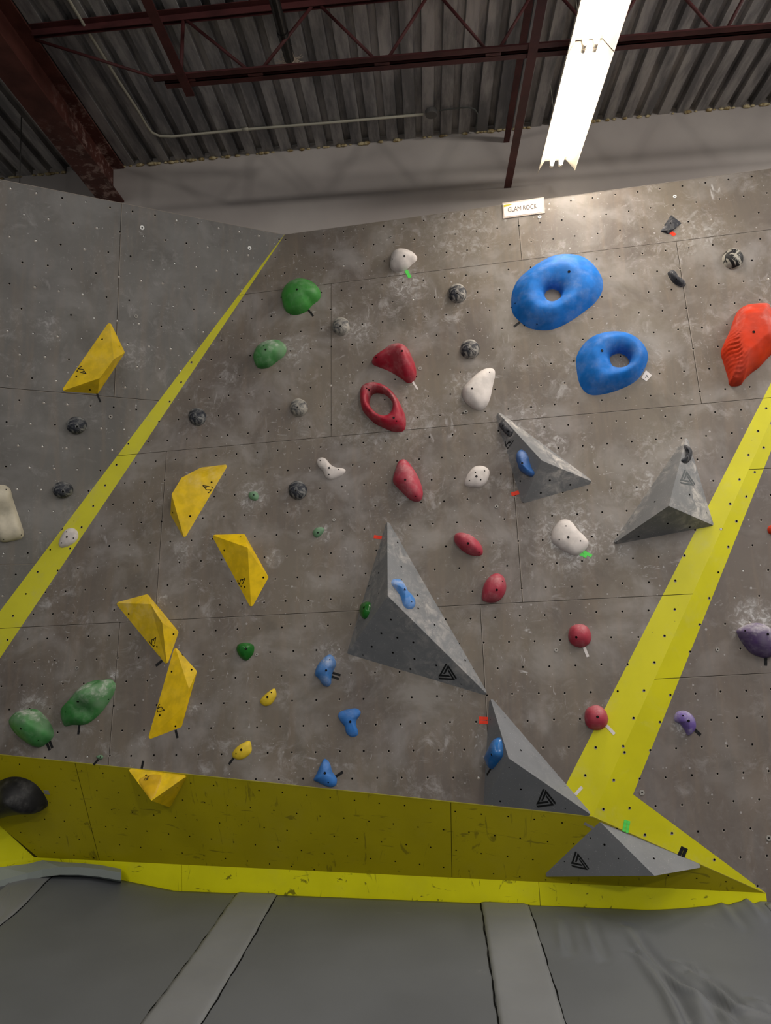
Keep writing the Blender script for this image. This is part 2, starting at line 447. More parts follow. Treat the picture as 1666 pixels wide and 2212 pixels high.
# underside C, between the lip and the kicker
PK = Plane(TIP, (TIP - K1), Vector((0, -1, 0)))
Kdir = (TIP - K1).normalized()
KL = K1
c3 = PC.hit(-20, 1768)
cl_lip = PB.at(*CL)
outC = [luv(PC, L2), luv(PC, cl_lip), luv(PC, c3), luv(PC, K1), luv(PC, TIP)]
s1a, s1b = px(PC, 960, 1729), px(PC, 1000, 1895)
regC = [(outC, 1)]
b_u = px(PC, 975, 1790)[0]; a_u = px(PC, 190, 1760)[0]
shC = [(-9, a_u, -3, 1), (a_u, b_u, -3, 1), (b_u, 6, -3, 1)]
hc0 = px(PC, 500+290*.36, 1400+1108*.36)
hc0 = px(PC, 500+475*.36014, 1400+1110*.36014)
hC_ = rows([hc0[1] + .1525*k for k in range(-7, 6)], hc0[0], 7, -5, 4)
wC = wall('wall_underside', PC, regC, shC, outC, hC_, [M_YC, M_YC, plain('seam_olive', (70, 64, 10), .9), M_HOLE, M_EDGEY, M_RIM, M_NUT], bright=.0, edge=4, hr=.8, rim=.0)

# left lower facet E, then the kicker boards
E0 = zhit(0, 1862, K1.z); Edir = (E0 - K1).normalized()
E1 = K1 + Edir * 2.6
E2 = c3 + Edir * 2.6
wE = mk('wall_lower', [K1 - Edir*.05, c3 - Edir*.05, E2, E1, cl_lip, PA.at(*outA[2])], [(0, 1, 2, 3), (1, 4, 5, 2)], M_YK, 'world'); tag(wE, kind='structure')
def kick(name, a, b):
    d = (b - a).normalized(); n = Vector((d.y, -d.x, 0))
    if n.y > 0: n = -n
    q = MB(); z0 = .02
    A_, B_ = Vector((a.x, a.y, z0)), Vector((b.x, b.y, z0))
    q.add([A_, B_, b, a, A_ - n*.02, B_ - n*.02, b - n*.02, a - n*.02], [(0,1,2,3),(3,2,6,7),(1,5,6,2),(0,3,7,4),(4,7,6,5)])
    o = q.build(name, [M_YK], frame='world'); tag(o, kind='structure'); return o
J1 = PC.hit(392, 1866); J2 = PC.hit(1164, 1905)
J1 = K1 + Kdir * (J1 - K1).dot(Kdir); J2 = K1 + Kdir * (J2 - K1).dot(Kdir)
kick('baseboard_front', K1, J1 - Kdir*.002); kick('baseboard_middle', J1 + Kdir*.001, J2 - Kdir*.002); kick('baseboard_right', J2 + Kdir*.001, TIP)
kick('baseboard_left', E1, K1)

# cream ply edge showing along the lip and the wall tops
def edge_strip(name, a, b_, dn, dm, th=.005, wd=.007, m=None):
    q = MB(); V = []
    for p in (a, b_):
        for i, j in ((0, 0), (1, 0), (1, 1), (0, 1)): V.append(p + dm*(wd*i) + dn*(.0006 + th*j))
    q.add(V, [(0,1,2,3),(7,6,5,4),(0,4,5,1),(1,5,6,2),(2,6,7,3),(3,7,4,0)])
    o = q.build(name, [m or M_EDGE], frame='world'); tag(o, kind='structure'); return o
cdir = -PC.v if (PC.v.z > 0) else PC.v
edge_strip('trim_1', PC.at(*luv(PC, cl_lip)), L2, PC.n, cdir, .001, .006, M_EDGEY)
edge_strip('trim_2', L2, TIP, PC.n, cdir, .001, .006, M_EDGEY)
edge_strip('trim_3', cAtop, cDtop, PB.n, -PB.v, .0008, .0025, M_RIM)
edge_strip('trim_4', PA.at(*outA[3]), cAtop, PA.n, -PA.v, .0008, .0035, M_RIM)

# flat washers screwed to the panels
def washer(pl, parent, x, y, r, mat):
    c = pl.hit(x, y); b = MB(); n = 16
    P = lambda rr, h: [c + (pl.u*math.cos(t)+pl.v*math.sin(t))*rr + pl.n*h for t in [2*math.pi*i/n for i in range(n)]]
    v = P(r, .0) + P(r, .004) + P(r*.35, .004) + P(r*.35, .001)
    f = []
    for k in range(3): f += [(k*n+i, k*n+(i+1) % n, (k+1)*n+(i+1) % n, (k+1)*n+i) for i in range(n)]
    b.add(v, f); b.add(P(r*.36, .0012), [tuple(range(n))], 1)
    return b.build('washer', [mat, M_HOLE], parent, pl)
M_WW = plain('washer_white', (235, 235, 232), .5); M_WG = plain('washer_grey', (150, 146, 140), .4, .5)
for x, y, r, m in [(307,492,.0155,M_WW),(539,536,.014,M_WW),(294,683,.013,M_WG),(239,900,.014,M_WG)]: washer(PA, wA, x, y, r, m)
for x, y, r, m in [(845,512,.011,M_WG),(908,796,.014,M_WG),(1007,890,.013,M_WG),(1166,469,.013,M_WW),(1458,425,.012,M_WW),(722,1123,.011,M_WG),(1073,1094,.012,M_WG),(167,1443,.012,M_WG),(555,1414,.011,M_WG),(1202,1404,.012,M_WG),(1257,757,.012,M_WG)]: washer(PB, wB, x, y, r, m)
for x, y, r, m in [(1550,1403,.012,M_WG),(1387,1712,.015,M_WG),(1661,1810,.016,M_WG)]: washer(PD, wD, x, y, r, m)

# ------------------------------------------------------------------ holds
def catmull(pts, n=72):
    m = len(pts); per = []
    for i in range(m):
        p0, p1, p2, p3 = [Vector(pts[(i+k-1) % m]) for k in range(4)]
        for j in range(8):
            t = j / 8
            per.append(.5*((2*p1)+(-p0+p2)*t+(2*p0-5*p1+4*p2-p3)*t*t+(-p0+3*p1-3*p2+p3)*t**3))
    # resample evenly
    L_ = [0]
    for i in range(len(per)): L_.append(L_[-1] + (per[(i+1) % len(per)] - per[i]).length)
    out = []; k = 0
    for i in range(n):
        d = L_[-1] * i / n
        while L_[k+1] < d: k += 1
        t = (d - L_[k]) / max(L_[k+1] - L_[k], 1e-9)
        out.append(per[k].lerp(per[(k+1) % len(per)], t))
    return out
def zz(reg, pts):
    ox, oy, s = reg; return [(ox + x*s, oy + y*s) for x, y in pts]
z3=(0,480,.33613); z4=(540,500,.33613); z5=(1066,420,.36014); y1=(0,950,.33613); y2=(540,950,.33613); y3=(1066,850,.36014)
y4=(0,1400,.36014); y5=(500,1400,.36014); y6=(1000,1450,.39976); cA=(0,1040,.12005); cG3=(1060,880,.13806); cR=(1410,640,.15366)
cP=(1560,1320,.06363); cL=(0,1460,.15606); cG4=(1320,940,.14406); cRR=(760,730,.09944); cY=(250,1280,.14471); cY2=(360,1000,.08403); cLG=(900,1420,.09604)
FR = (0, 0, 1)
def project(x, y, bvh, off=0.):
    h = bvh.ray_cast(CAMPOS, ray(x, y).normalized())
    return h[0], h[1]
def dot_on(obj, bvh, x, y, r, kind='bolt', pl=None):
    p, n = project(x, y, bvh)
    if p is None: return
    a = n.orthogonal().normalized(); b_ = n.cross(a); k = 14
    P = lambda rr, h: [p + (a*math.cos(t)+b_*math.sin(t))*rr + n*h for t in [2*math.pi*i/k for i in range(k)]]
    q = MB()
    if kind == 'bolt':
        v = P(r*1.15, -.002) + P(r*1.15, .0012) + P(r*.92, .0012) + P(r*.92, -.001)
        f = []
        for g in range(3): f += [(g*k+i, g*k+(i+1) % k, (g+1)*k+(i+1) % k, (g+1)*k+i) for i in range(k)]
        q.add(v, f, 0); q.add(P(r*.93, .0006), [tuple(range(k))], 1); q.add(P(r*.45, .0010), [tuple(range(k))], 2)
        q.build('bolt', [obj.data.materials[0], M_HOLE, M_BOLT], obj, pl)
    else:
        q.add(P(r, .0008) + P(r*.5, .0012), [(i, (i+1) % k, k+(i+1) % k, k+i) for i in range(k)] + [tuple(range(k, 2*k))], 0)
        q.build('screw_hole', [M_HOLE], obj, pl)
def hold(pl, reg, pts, h, mat, label, cat='climbing hold', group=None, peak=None, bolt=None, screws=(), pw=2.3, q=.62, hole=None, deform=None, name='climbing_hold', n=72, rings=16, br=.0085):
    P2 = catmull(zz(reg, pts), n)
    base = [pl.loc(pl.hit(p.x, p.y)) for p in P2]
    c = sum(base, Vector()) / n
    if peak: pk = pl.loc(pl.hit(*zz(reg, [peak])[0], h*.45))
    else: pk = pl.loc(pl.hit(*(sum(P2, Vector((0, 0))) / n), 0))
    V = []; F = []
    if hole is None:
        for i in range(rings):
            s_ = i / rings; r = 1 - s_
            r = r ** .8 if i else 1.
            hh = h * (1 - r ** pw) ** q
            for p in base:
                g = Vector((pk.x + (p.x-pk.x)*r, pk.y + (p.y-pk.y)*r, hh)); V.append(g)
        V.append(Vector((pk.x, pk.y, h)))
        for i in range(rings-1):
            for k in range(n): F.append((i*n+k, i*n+(k+1) % n, (i+1)*n+(k+1) % n, (i+1)*n+k))
        for k in range(n): F.append(((rings-1)*n+k, (rings-1)*n+(k+1) % n, rings*n))
    else:
        hp, peak_at, inner_h = hole
        H2 = catmull(zz(reg, hp), n)
        inner = [pl.loc(pl.hit(p.x, p.y, inner_h)) for p in H2]
        # align start angles
        ci = sum(inner, Vector())/n; co = sum(base, Vector())/n
        def ang(p, c_): return math.atan2(p.y-c_.y, p.x-c_.x)
        def byang(L_, c_):
            L_ = sorted(L_, key=lambda p: ang(p, c_)); return L_
        def samp(poly, c_, t):  # ray from c_ at angle t hits polygon
            d = Vector((math.cos(t), math.sin(t))); best = None
            for i in range(len(poly)):
                a, b_ = poly[i], poly[(i+1) % len(poly)]
                ax, ay, bx, by = a.x-c_.x, a.y-c_.y, b_.x-c_.x, b_.y-c_.y
                ex, ey = bx-ax, by-ay; den = d.x*ey - d.y*ex
                if abs(den) < 1e-12: continue
                s1 = (ax*ey-ay*ex)/den; s2 = (ax*d.y-ay*d.x)/den
                if s1 > 0 and -1e-6 <= s2 <= 1+1e-6 and (best is None or s1 > best): best = s1
            best = best or .01
            return Vector((c_.x+d.x*best, c_.y+d.y*best, 0))
        T = [2*math.pi*i/n for i in range(n)]
        base = [samp(base, ci, t) for t in T]; inner = [samp(inner, ci, t) for t in T]
        for i in range(rings+1):
            s_ = i / rings
            if s_ < peak_at: a = s_/peak_at; hh = h * (1-(1-a)**pw)**q
            else: a = (s_-peak_at)/(1-peak_at); hh = inner_h + (h-inner_h) * math.cos(a*math.pi/2)**.8
            sr = s_ if s_ < peak_at else peak_at + (1-peak_at)*math.sin((s_-peak_at)/(1-peak_at)*math.pi/2)
            for o, i_ in zip(base, inner):
                V.append(Vector((o.x+(i_.x-o.x)*sr, o.y+(i_.y-o.y)*sr, hh)))
        V += [Vector((p.x, p.y, -.0)) for p in inner]
        for i in range(rings+1):
            for k in range(n): F.append((i*n+k, i*n+(k+1) % n, (i+1)*n+(k+1) % n, (i+1)*n+k))
    if deform: V = [deform(v, pk, h) for v in V]
    W_ = [pl.at(v.x, v.y, v.z) for v in V]
    # consistent outward winding
    a = sum(base[i].x*base[(i+1) % n].y-base[(i+1) % n].x*base[i].y for i in range(n))
    if a < 0: F = [f[::-1] for f in F]
    o = mk(name, W_, F, mat, pl, None, True)
    tag(o, label, cat, group)
    bvh = BVHTree.FromPolygons(W_, F)
    if bolt:
        for b_ in (bolt if isinstance(bolt, list) else [bolt]): dot_on(o, bvh, *zz(reg, [b_])[0], br, 'bolt', pl)
    for b_ in screws: dot_on(o, bvh, *zz(reg, [b_])[0], .0045, 'screw', pl)
    return o, bvh
def ell(cx, cy, rx, ry=None, n=14, wob=.03):
    ry = ry or rx
    return [(cx+rx*math.cos(t)*(1+random.uniform(-wob, wob)), cy+ry*math.sin(t)*(1+random.uniform(-wob, wob))) for t in [2*math.pi*i/n for i in range(n)]]

H_WHITE = hold_mat('resin_white', (214, 206, 202), .25, .55)
H_CREAM = hold_mat('resin_cream', (200, 192, 172), .15, .5)
H_GREEN = hold_mat('resin_green', (56, 138, 52), .30, .42, .6)
H_GREENC = hold_mat('resin_green_chalked', (50, 130, 56), 1.15, .55, .8)
H_GREENP = hold_mat('resin_green_pale', (96, 140, 104), .6, .6, .3)
H_GREEND = hold_mat('resin_green_glossy', (18, 104, 26), .12, .22)
H_RED = hold_mat('resin_crimson', (158, 16, 44), .42, .48, .6)
H_RED2 = hold_mat('resin_crimson_dusty', (170, 44, 66), .38, .55, .4)
H_ORANGE = hold_mat('resin_orange_red', (196, 52, 16), .22, .6, .9, .15)
H_BLUE = hold_mat('resin_blue', (20, 108, 194), .14, .62, -.2, .15)
H_BLUE2 = hold_mat('resin_sky_blue', (50, 124, 200), .8, .55, .5)
H_BLUE3 = hold_mat('resin_sky_blue_plain', (48, 118, 196), .22, .6, .5)
H_BLUE4 = hold_mat('resin_glossy_blue', (18, 104, 176), .2, .18, .5)
H_PURPLE = hold_mat('resin_purple', (78, 52, 106), 1.25, .55, .8)
H_PURPLE2 = hold_mat('resin_violet', (104, 78, 160), .6, .5, -.2)
H_YELS = hold_mat('resin_yellow_small', (232, 200, 50), .1, .55)
H_BLACK = hold_mat('resin_black', (22, 22, 26), .12, .5, .0)
def marble(name, dark, light, a, b, sc=16):
    s = N(name, .6, .3)
    k = s.ramp(s.noise(sc, 6, .62, dist=.9), a, b)
    c = s.mix(k, L(dark), L(light)); c = s.mix(s.math('MULTIPLY', s.speck(90, .3, .25), .5), c, L((190, 188, 184)))
    return s.out(c, None, s.noise(120, 4), .2, .001)
H_STONE = marble('chalked_grey_resin', (40, 42, 50), (150, 146, 140), .42, .60)
H_STONED = marble('dark_grey_resin', (40, 43, 52), (136, 136, 134), .42, .66)
H_STONEL = marble('pale_grey_resin', (60, 62, 68), (156, 152, 144), .34, .58)
H_MARB = marble('black_and_grey_resin', (22, 22, 24), (158, 154, 144), .47, .50, 11)
H_SLATE = marble('slate_resin', (48, 50, 56), (120, 118, 118), .45, .75)

hold(PB, z4, [(903,200),(912,155),(950,128),(1005,127),(1050,142),(1074,165),(1068,190),(1040,215),(1010,243),(970,260),(925,255),(902,232)], .09, H_WHITE,
     'rounded white hold with a green tape tail, highest on the brown wall', peak=(975,165), bolt=(993,159), screws=[(917,178)])
hold(PB, z4, [(207,445),(210,400),(245,350),(300,322),(350,317),(400,330),(440,360),(457,400),(445,440),(400,475),(370,510),(320,533),(270,535),(225,505)], .12, H_GREEN,
     'plump bright green hold, nearest to the top of the narrow yellow stripe', peak=(330,390), bolt=(302,373), pw=2.2, q=.55)
hold(PB, z4, [(25,810),(40,765),(80,725),(140,705),(195,706),(228,730),(235,765),(215,805),(170,840),(130,870),(85,883),(50,875),(30,845)], .10, H_GREENC,
     'chalk-dusted green egg-shaped hold below the plump bright green one', peak=(125,780), bolt=(101,759), screws=[(90,735)], pw=2.2, q=.55)
def puck(reg, cx, cy, rx, ry, mat, label, bolt, pl=PB, h=.055):
    return hold(pl, reg, ell(cx, cy, rx, ry, 16, .02), h, mat, label, 'foothold', None, peak=(cx, cy-2), bolt=bolt, pw=2.6, q=.6, name='round_foothold', n=48, rings=12, br=.0075)
puck(z4, 588, 612, 57, 58, H_STONEL, 'round pale grey foothold beside the vertical seam, left of the curved crimson hold', (581,609))
puck(z4, 315, 1133, 57, 58, H_STONEL, 'round grey foothold to the left of the crimson ring hold', (305,1131))
puck(z4, 1334, 400, 60, 61, H_STONE, 'round half-black foothold to the left of the larger blue ring hold', (1332,397))
puck(z4, 1414, 758, 62, 62, H_STONE, 'round mottled foothold above the white teardrop hold', (1413,757))
puck(y2, 308, 325, 60, 60, H_STONED, 'round dark foothold below the small white bean-shaped hold', (295,326))
puck(z3, 1270, 1252, 56, 56, H_STONED, 'round dark foothold just right of the narrow yellow stripe', (1253,1254))
puck(z5, 1436, 390, 63, 60, H_MARB, 'round black-and-grey patched foothold above the orange-red hold', (1447,387), h=.06)
puck(z3, 492, 1305, 66, 56, H_STONED, 'round dark foothold under the yellow faceted hold on the left grey panel', (496,1313), PA)
puck(cA, 1130, 150, 187, 146, H_STONED, 'round dark foothold beside the cream hold on the left grey panel', (1133,180), PA)

def dish(cxr, cyr, rad, dep):   # press a hollow into one side
    def f(v, pk, h):
        return v
    return f
def scoop(pl, reg, pt, rad, dep):
    c = pl.loc(pl.hit(*zz(reg, [pt])[0]))
    def f(v, pk, h):
        d = math.hypot(v.x-c.x, v.y-c.y)
        k = math.exp(-(d/rad)**2)
        return Vector((v.x, v.y, max(v.z - dep*k*min(1, v.z/(.35*h)), 0 if v.z <= 0 else .002)))
    return f
hold(PB, cRR, [(435,520),(470,450),(560,380),(680,300),(800,215),(930,175),(1060,170),(1180,215),(1260,300),(1310,420),(1370,560),(1400,700),(1400,830),(1370,910),(1290,980),(1200,975),(1120,910),(950,800),(780,710),(600,640),(480,590)], .14, H_RED,
     'curved crimson jug hold with a white tape tail, above the crimson ring', peak=(1080,360), bolt=(1095,285), screws=[(530,425)], deform=scoop(PB, cRR, (850,600), .07, .05), br=.008, pw=2.0)
hold(PB, cRR, [(185,1330),(200,1130),(270,1050),(400,1005),(580,1010),(750,1080),(880,1180),(1000,1330),(1100,1530),(1165,1700),(1180,1850),(1150,2000),(1050,2050),(900,2040),(700,1960),(500,1860),(370,1740),(240,1580)], .085, H_RED,
     'crimson ring-shaped hold with a wide open oval centre', bolt=[(370,1135),(912,1735)], screws=[(325,1095),(975,1805)],
     hole=([(385,1330),(420,1230),(500,1180),(600,1180),(720,1215),(830,1310),(890,1420),(895,1530),(850,1640),(760,1710),(650,1710),(540,1650),(430,1530),(380,1430)], .62, .02), pw=2.0, q=.6, name='ring_hold')
hold(PB, z4, [(1364,1035),(1378,1000),(1430,945),(1490,895),(1540,878),(1572,890),(1575,930),(1560,1000),(1545,1070),(1520,1125),(1480,1150),(1430,1135),(1380,1090)], .07, H_WHITE,
     'large white teardrop hold between the crimson ring and the smaller blue ring', peak=(1420,1020), bolt=(1428,1010), screws=[(1540,905)])
hold(PB, y2, [(430,140),(440,120),(465,114),(490,125),(520,160),(560,180),(600,185),(615,198),(600,220),(560,245),(520,258),(490,245),(470,205),(440,170)], .035, H_WHITE,
     'small white bean-shaped hold with two lobes, left of the tall crimson hold', peak=(509,195), bolt=(509,181), screws=[(452,134),(571,191),(508,223)])
hold(PB, y1, [(1600,345),(1620,332),(1650,335),(1663,365),(1650,390),(1620,388),(1600,370)], .025, H_GREENP,
     'tiny pale green hold in a chalk halo beside the upper yellow faceted hold', bolt=(1631,355), name='small_hold', n=40, rings=8, br=.006)
hold(PB, y2, [(405,590),(430,565),(465,562),(478,580),(460,610),(430,630),(408,615)], .025, H_GREENP,
     'tiny pale green chip hold left of the largest grey pyramid', bolt=(437,597), name='small_hold', n=40, rings=8, br=.006)
hold(PB, y2, [(920,270),(935,200),(955,145),(985,126),(1015,140),(1060,200),(1095,270),(1112,340),(1100,388),(1065,398),(1020,378),(960,320)], .10, H_RED2,
     'tall crimson wedge hold chalked at the top, above the largest grey pyramid', peak=(1000,260), bolt=(998,257), screws=[(1065,362)])
hold(PB, y2, [(1380,270),(1400,220),(1440,175),(1490,167),(1530,185),(1540,220),(1520,275),(1480,303),(1420,303),(1385,293)], .035, H_WHITE,
     'small flat white pebble hold to the left of the grey pyramid with a blue hold', bolt=(1456,236), screws=[(1509,200),(1484,257),(1411,262),(1450,210)])
hold(PB, y2, [(1312,625),(1330,602),(1375,600),(1430,620),(1475,660),(1497,705),(1490,740),(1450,747),(1400,735),(1350,700),(1320,665)], .085, H_RED2,
     'slanting oval crimson hold to the left of the flat white block hold', peak=(1400,660), bolt=(1402,666), screws=[(1473,723)])
hold(PB, y2, [(1490,1000),(1505,930),(1545,875),(1590,858),(1630,880),(1647,930),(1640,985),(1600,1035),(1550,1047),(1500,1035)], .08, H_RED2,
     'upright oval crimson hold right of the apex of the largest grey pyramid', peak=(1575,950), bolt=(1587,965), screws=[(1622,909)])
hold(PB, y3, [(348,860),(360,810),(395,765),(435,755),(470,770),(510,820),(560,870),(570,905),(545,945),(500,972),(450,960),(400,930),(355,895)], .05, H_WHITE,
     'flat white block hold in a chalk halo with green tape at its lower corner', peak=(455,860), bolt=(450,863), screws=[(436,795),(396,876),(523,884)], pw=3.2, q=.6)
hold(PB, y3, [(450,1440),(465,1400),(510,1383),(555,1393),(583,1430),(587,1475),(565,1510),(520,1524),(475,1508),(453,1475)], .07, H_RED2,
     'round crimson hold with a white tape tail hanging straight below it', bolt=(498,1462), peak=(520,1445))
hold(PB, y6, [(658,245),(668,205),(710,183),(745,190),(775,220),(785,265),(770,300),(735,318),(690,312),(665,285)], .07, H_RED2,
     'round crimson hold beside the broad yellow stripe, white tape at lower right', bolt=(728,247), peak=(722,245))
hold(PD, y6, [(1142,250),(1155,222),(1190,212),(1225,225),(1250,255),(1258,300),(1240,335),(1215,347),(1200,320),(1175,285),(1148,272)], .05, H_PURPLE2,
     'small violet kidney-shaped hold with black tape, right of the broad stripe', bolt=(1220,269), peak=(1212,262), screws=[(1190,240)])
hold(PD, cP, [(500,650),(700,520),(950,420),(1200,400),(1400,450),(1666,620),(1850,760),(1950,950),(1900,1200),(1750,1480),(1600,1570),(1400,1580),(1200,1530),(950,1400),(750,1170),(600,950),(520,780)], .10, H_PURPLE,
     'large chalky purple hold at the right edge of the photo', bolt=(1555,785), peak=(1250,760), screws=[(785,670)])
def craggy(v, pk, h):
    z = v.z
    dx, dy = v.x-pk.x, v.y-pk.y
    if z > .01:
        side = max(0, min(1, (-dx - .02) / .06))
        z += side * (.0045 * math.sin((dy*1.0 - dx*.35) * 230 + 3*math.sin(dx*60)) + .004*math.sin(dy*410+dx*120)) * max(0, min(1, (.10-dy)/.08))
        z = min(z, h*.86 + .12*(z - h*.86))
    return Vector((v.x, v.y, z))
hold(PB, cR, [(960,800),(1010,650),(1080,500),(1150,300),(1200,210),(1300,150),(1420,130),(1600,125),(1640,170),(1700,300),(1790,500),(1800,700),(1640,850),(1500,1000),(1380,1090),(1290,1180),(1230,1255),(1090,1260),(1060,1150),(1000,950)], .17, H_ORANGE,
     'big craggy orange-red hold casting a shadow to its left', peak=(1330,560), bolt=(1423,503), screws=[(1140,1125)], deform=craggy, pw=1.9, q=.55, rings=30, n=160, br=.010)
hold(PD, FR, [(1658,1143),(1661,1137),(1668,1134),(1680,1136),(1686,1143),(1682,1152),(1670,1155),(1661,1152)], .03, H_ORANGE, 'small red hold cut off by the right edge of the photo', name='small_hold', n=32, rings=8)
hold(PB, z5, [(1045,475),(1060,460),(1078,459),(1095,475),(1120,515),(1155,533),(1140,555),(1110,550),(1070,520)], .045, H_SLATE,
     'small dark crescent-shaped hold near a seam, left of the patched round foothold', peak=(1090,500), name='small_hold', n=48, rings=10, bolt=(1098,508), br=.006)
hold(PB, z5, [(107,650),(115,580),(150,510),(210,455),(290,400),(370,365),(460,358),(540,375),(600,420),(640,475),(658,530),(650,590),(610,650),(550,700),(480,750),(420,785),(350,812),(280,815),(210,800),(150,755),(115,710)], .105, H_BLUE,
     'larger blue ring hold with a funnel-shaped hole, the upper of the two', bolt=(454,464), screws=[(262,778),(131,653)],
     hole=([(307,610),(320,580),(355,570),(390,580),(407,610),(395,640),(360,660),(325,650)], .55, .0), pw=1.55, q=1.0, name='ring_hold', n=96, rings=28, br=.011)
hold(PB, z5, [(497,1030),(500,970),(540,900),(600,850),(680,825),(760,822),(830,840),(890,885),(925,945),(925,1000),(890,1080),(840,1130),(760,1170),(680,1195),(600,1205),(550,1185),(515,1130)], .10, H_BLUE,
     'smaller blue ring hold with a white arrow tag, the lower of the two', bolt=(652,938), screws=[(893,1050)],
     hole=([(697,990),(715,965),(760,955),(800,975),(815,1010),(800,1040),(760,1055),(715,1040)], .56, .0), pw=1.55, q=1.0, name='ring_hold', n=96, rings=28, br=.010)
hold(PB, y1, [(1522,1355),(1530,1320),(1560,1305),(1600,1305),(1632,1325),(1630,1370),(1605,1405),(1580,1420),(1545,1400)], .06, H_GREEND,
     'small glossy dark green hold alone below the middle yellow faceted hold', bolt=(1580,1343), peak=(1575,1340))
hold(PB, cL, [(162,640),(190,570),(280,490),(400,458),(500,462),(570,500),(650,590),(710,680),(745,780),(735,850),(670,920),(570,985),(480,980),(380,920),(280,840),(200,740)], .15, H_GREENC,
     'rounded green hold chalked on top, at the bottom left corner of the brown wall', peak=(430,620), bolt=(288,730), screws=[(430,478),(530,895)], pw=2.0, q=.6)
hold(PB, cL, [(845,540),(850,480),(920,400),(1000,310),(1080,210),(1180,120),(1300,65),(1420,55),(1520,42),(1580,80),(1605,140),(1575,250),(1530,330),(1450,450),(1350,560),(1250,640),(1150,680),(1000,680),(930,700),(890,690),(860,620)], .14, H_GREENC,
     'long green leaf-shaped hold with a chalky ridge, beside the rounded green hold', peak=(1180,280), bolt=(1078,355), screws=[(905,500),(1505,325)], deform=scoop(PB, cL, (1230,470), .055, .055), pw=1.7, q=.75, rings=24, n=96)
hold(PB, cL, [(1340,1110),(1390,1093),(1430,1110),(1420,1145),(1390,1155),(1350,1140)], .02, H_GREENP, 'tiny pale green hold just above the lower lip of the wall', name='small_hold', n=32, rings=8, bolt=(1390,1122), br=.005)
hold(PB, y5, [(172,317),(200,280),(255,242),(270,270),(265,300),(240,335),(208,348),(185,340)], .03, H_YELS, 'small yellow half-moon hold, the upper of two', bolt=(216,294), screws=[(240,266)], name='small_hold')
hold(PB, y5, [(7,650),(10,620),(50,580),(108,556),(122,600),(115,630),(80,660),(45,670),(15,660)], .03, H_YELS, 'small yellow half-moon hold with black tape, the lower of two', bolt=(59,610), screws=[(28,633)], name='small_hold')
hold(PB, y5, [(502,160),(515,110),(555,60),(590,38),(618,60),(627,100),(610,140),(600,180),(597,215),(578,232),(548,220),(525,185)], .075, H_BLUE2,
     'blue curved hold thick with chalk beside two black tape strips', peak=(572,120), bolt=(568,134), screws=[(590,70)])
hold(PB, y5, [(640,405),(655,380),(710,365),(750,362),(775,380),(770,405),(752,430),(748,460),(760,500),(755,525),(720,533),(690,510),(680,470),(655,440)], .03, H_BLUE3,
     'flat sky-blue three-lobed hold without tape', peak=(712,430), bolt=(713,442))
hold(PB, y5, [(493,790),(515,745),(540,690),(560,663),(590,690),(605,740),(632,780),(628,820),(600,835),(560,825),(520,805)], .05, H_BLUE3,
     'sky-blue triangular hold close to the lower lip, black tape on its right', peak=(560,760), bolt=(560,750), screws=[(581,806)])
hold(PB, cA, [(1058,1130),(1080,1050),(1130,950),(1190,870),(1290,835),(1370,870),(1408,940),(1400,1020),(1340,1100),(1240,1160),(1120,1195),(1070,1170)], .035, H_WHITE,
     'white egg-shaped hold mounted on the narrow yellow stripe', bolt=(1203,1000), screws=[(1195,905),(1320,1020),(1112,1106)])
hold(PA, cA, [(-420,180),(-330,80),(-150,60),(0,60),(110,75),(190,150),(230,300),(300,520),(370,720),(425,900),(425,980),(370,1035),(250,1065),(80,1095),(-20,1050),(-120,850),(-300,500)], .08, H_CREAM,
     'cream slab hold with a scooped centre at the left edge of the photo', screws=[(110,145),(382,962),(63,1040)], deform=scoop(PA, cA, (60,600), .10, .05), pw=3.2, q=.6, peak=(0,500))
hold(PC, y4, [(-110,880),(-60,825),(0,795),(60,773),(130,775),(200,805),(250,855),(285,915),(287,945),(260,962),(180,965),(80,980),(0,1010),(-60,1035),(-110,990)], .17, H_BLACK,
     'large black bulbous hold under the lip at the left edge of the photo', peak=(90,880), pw=2.0, q=.6)

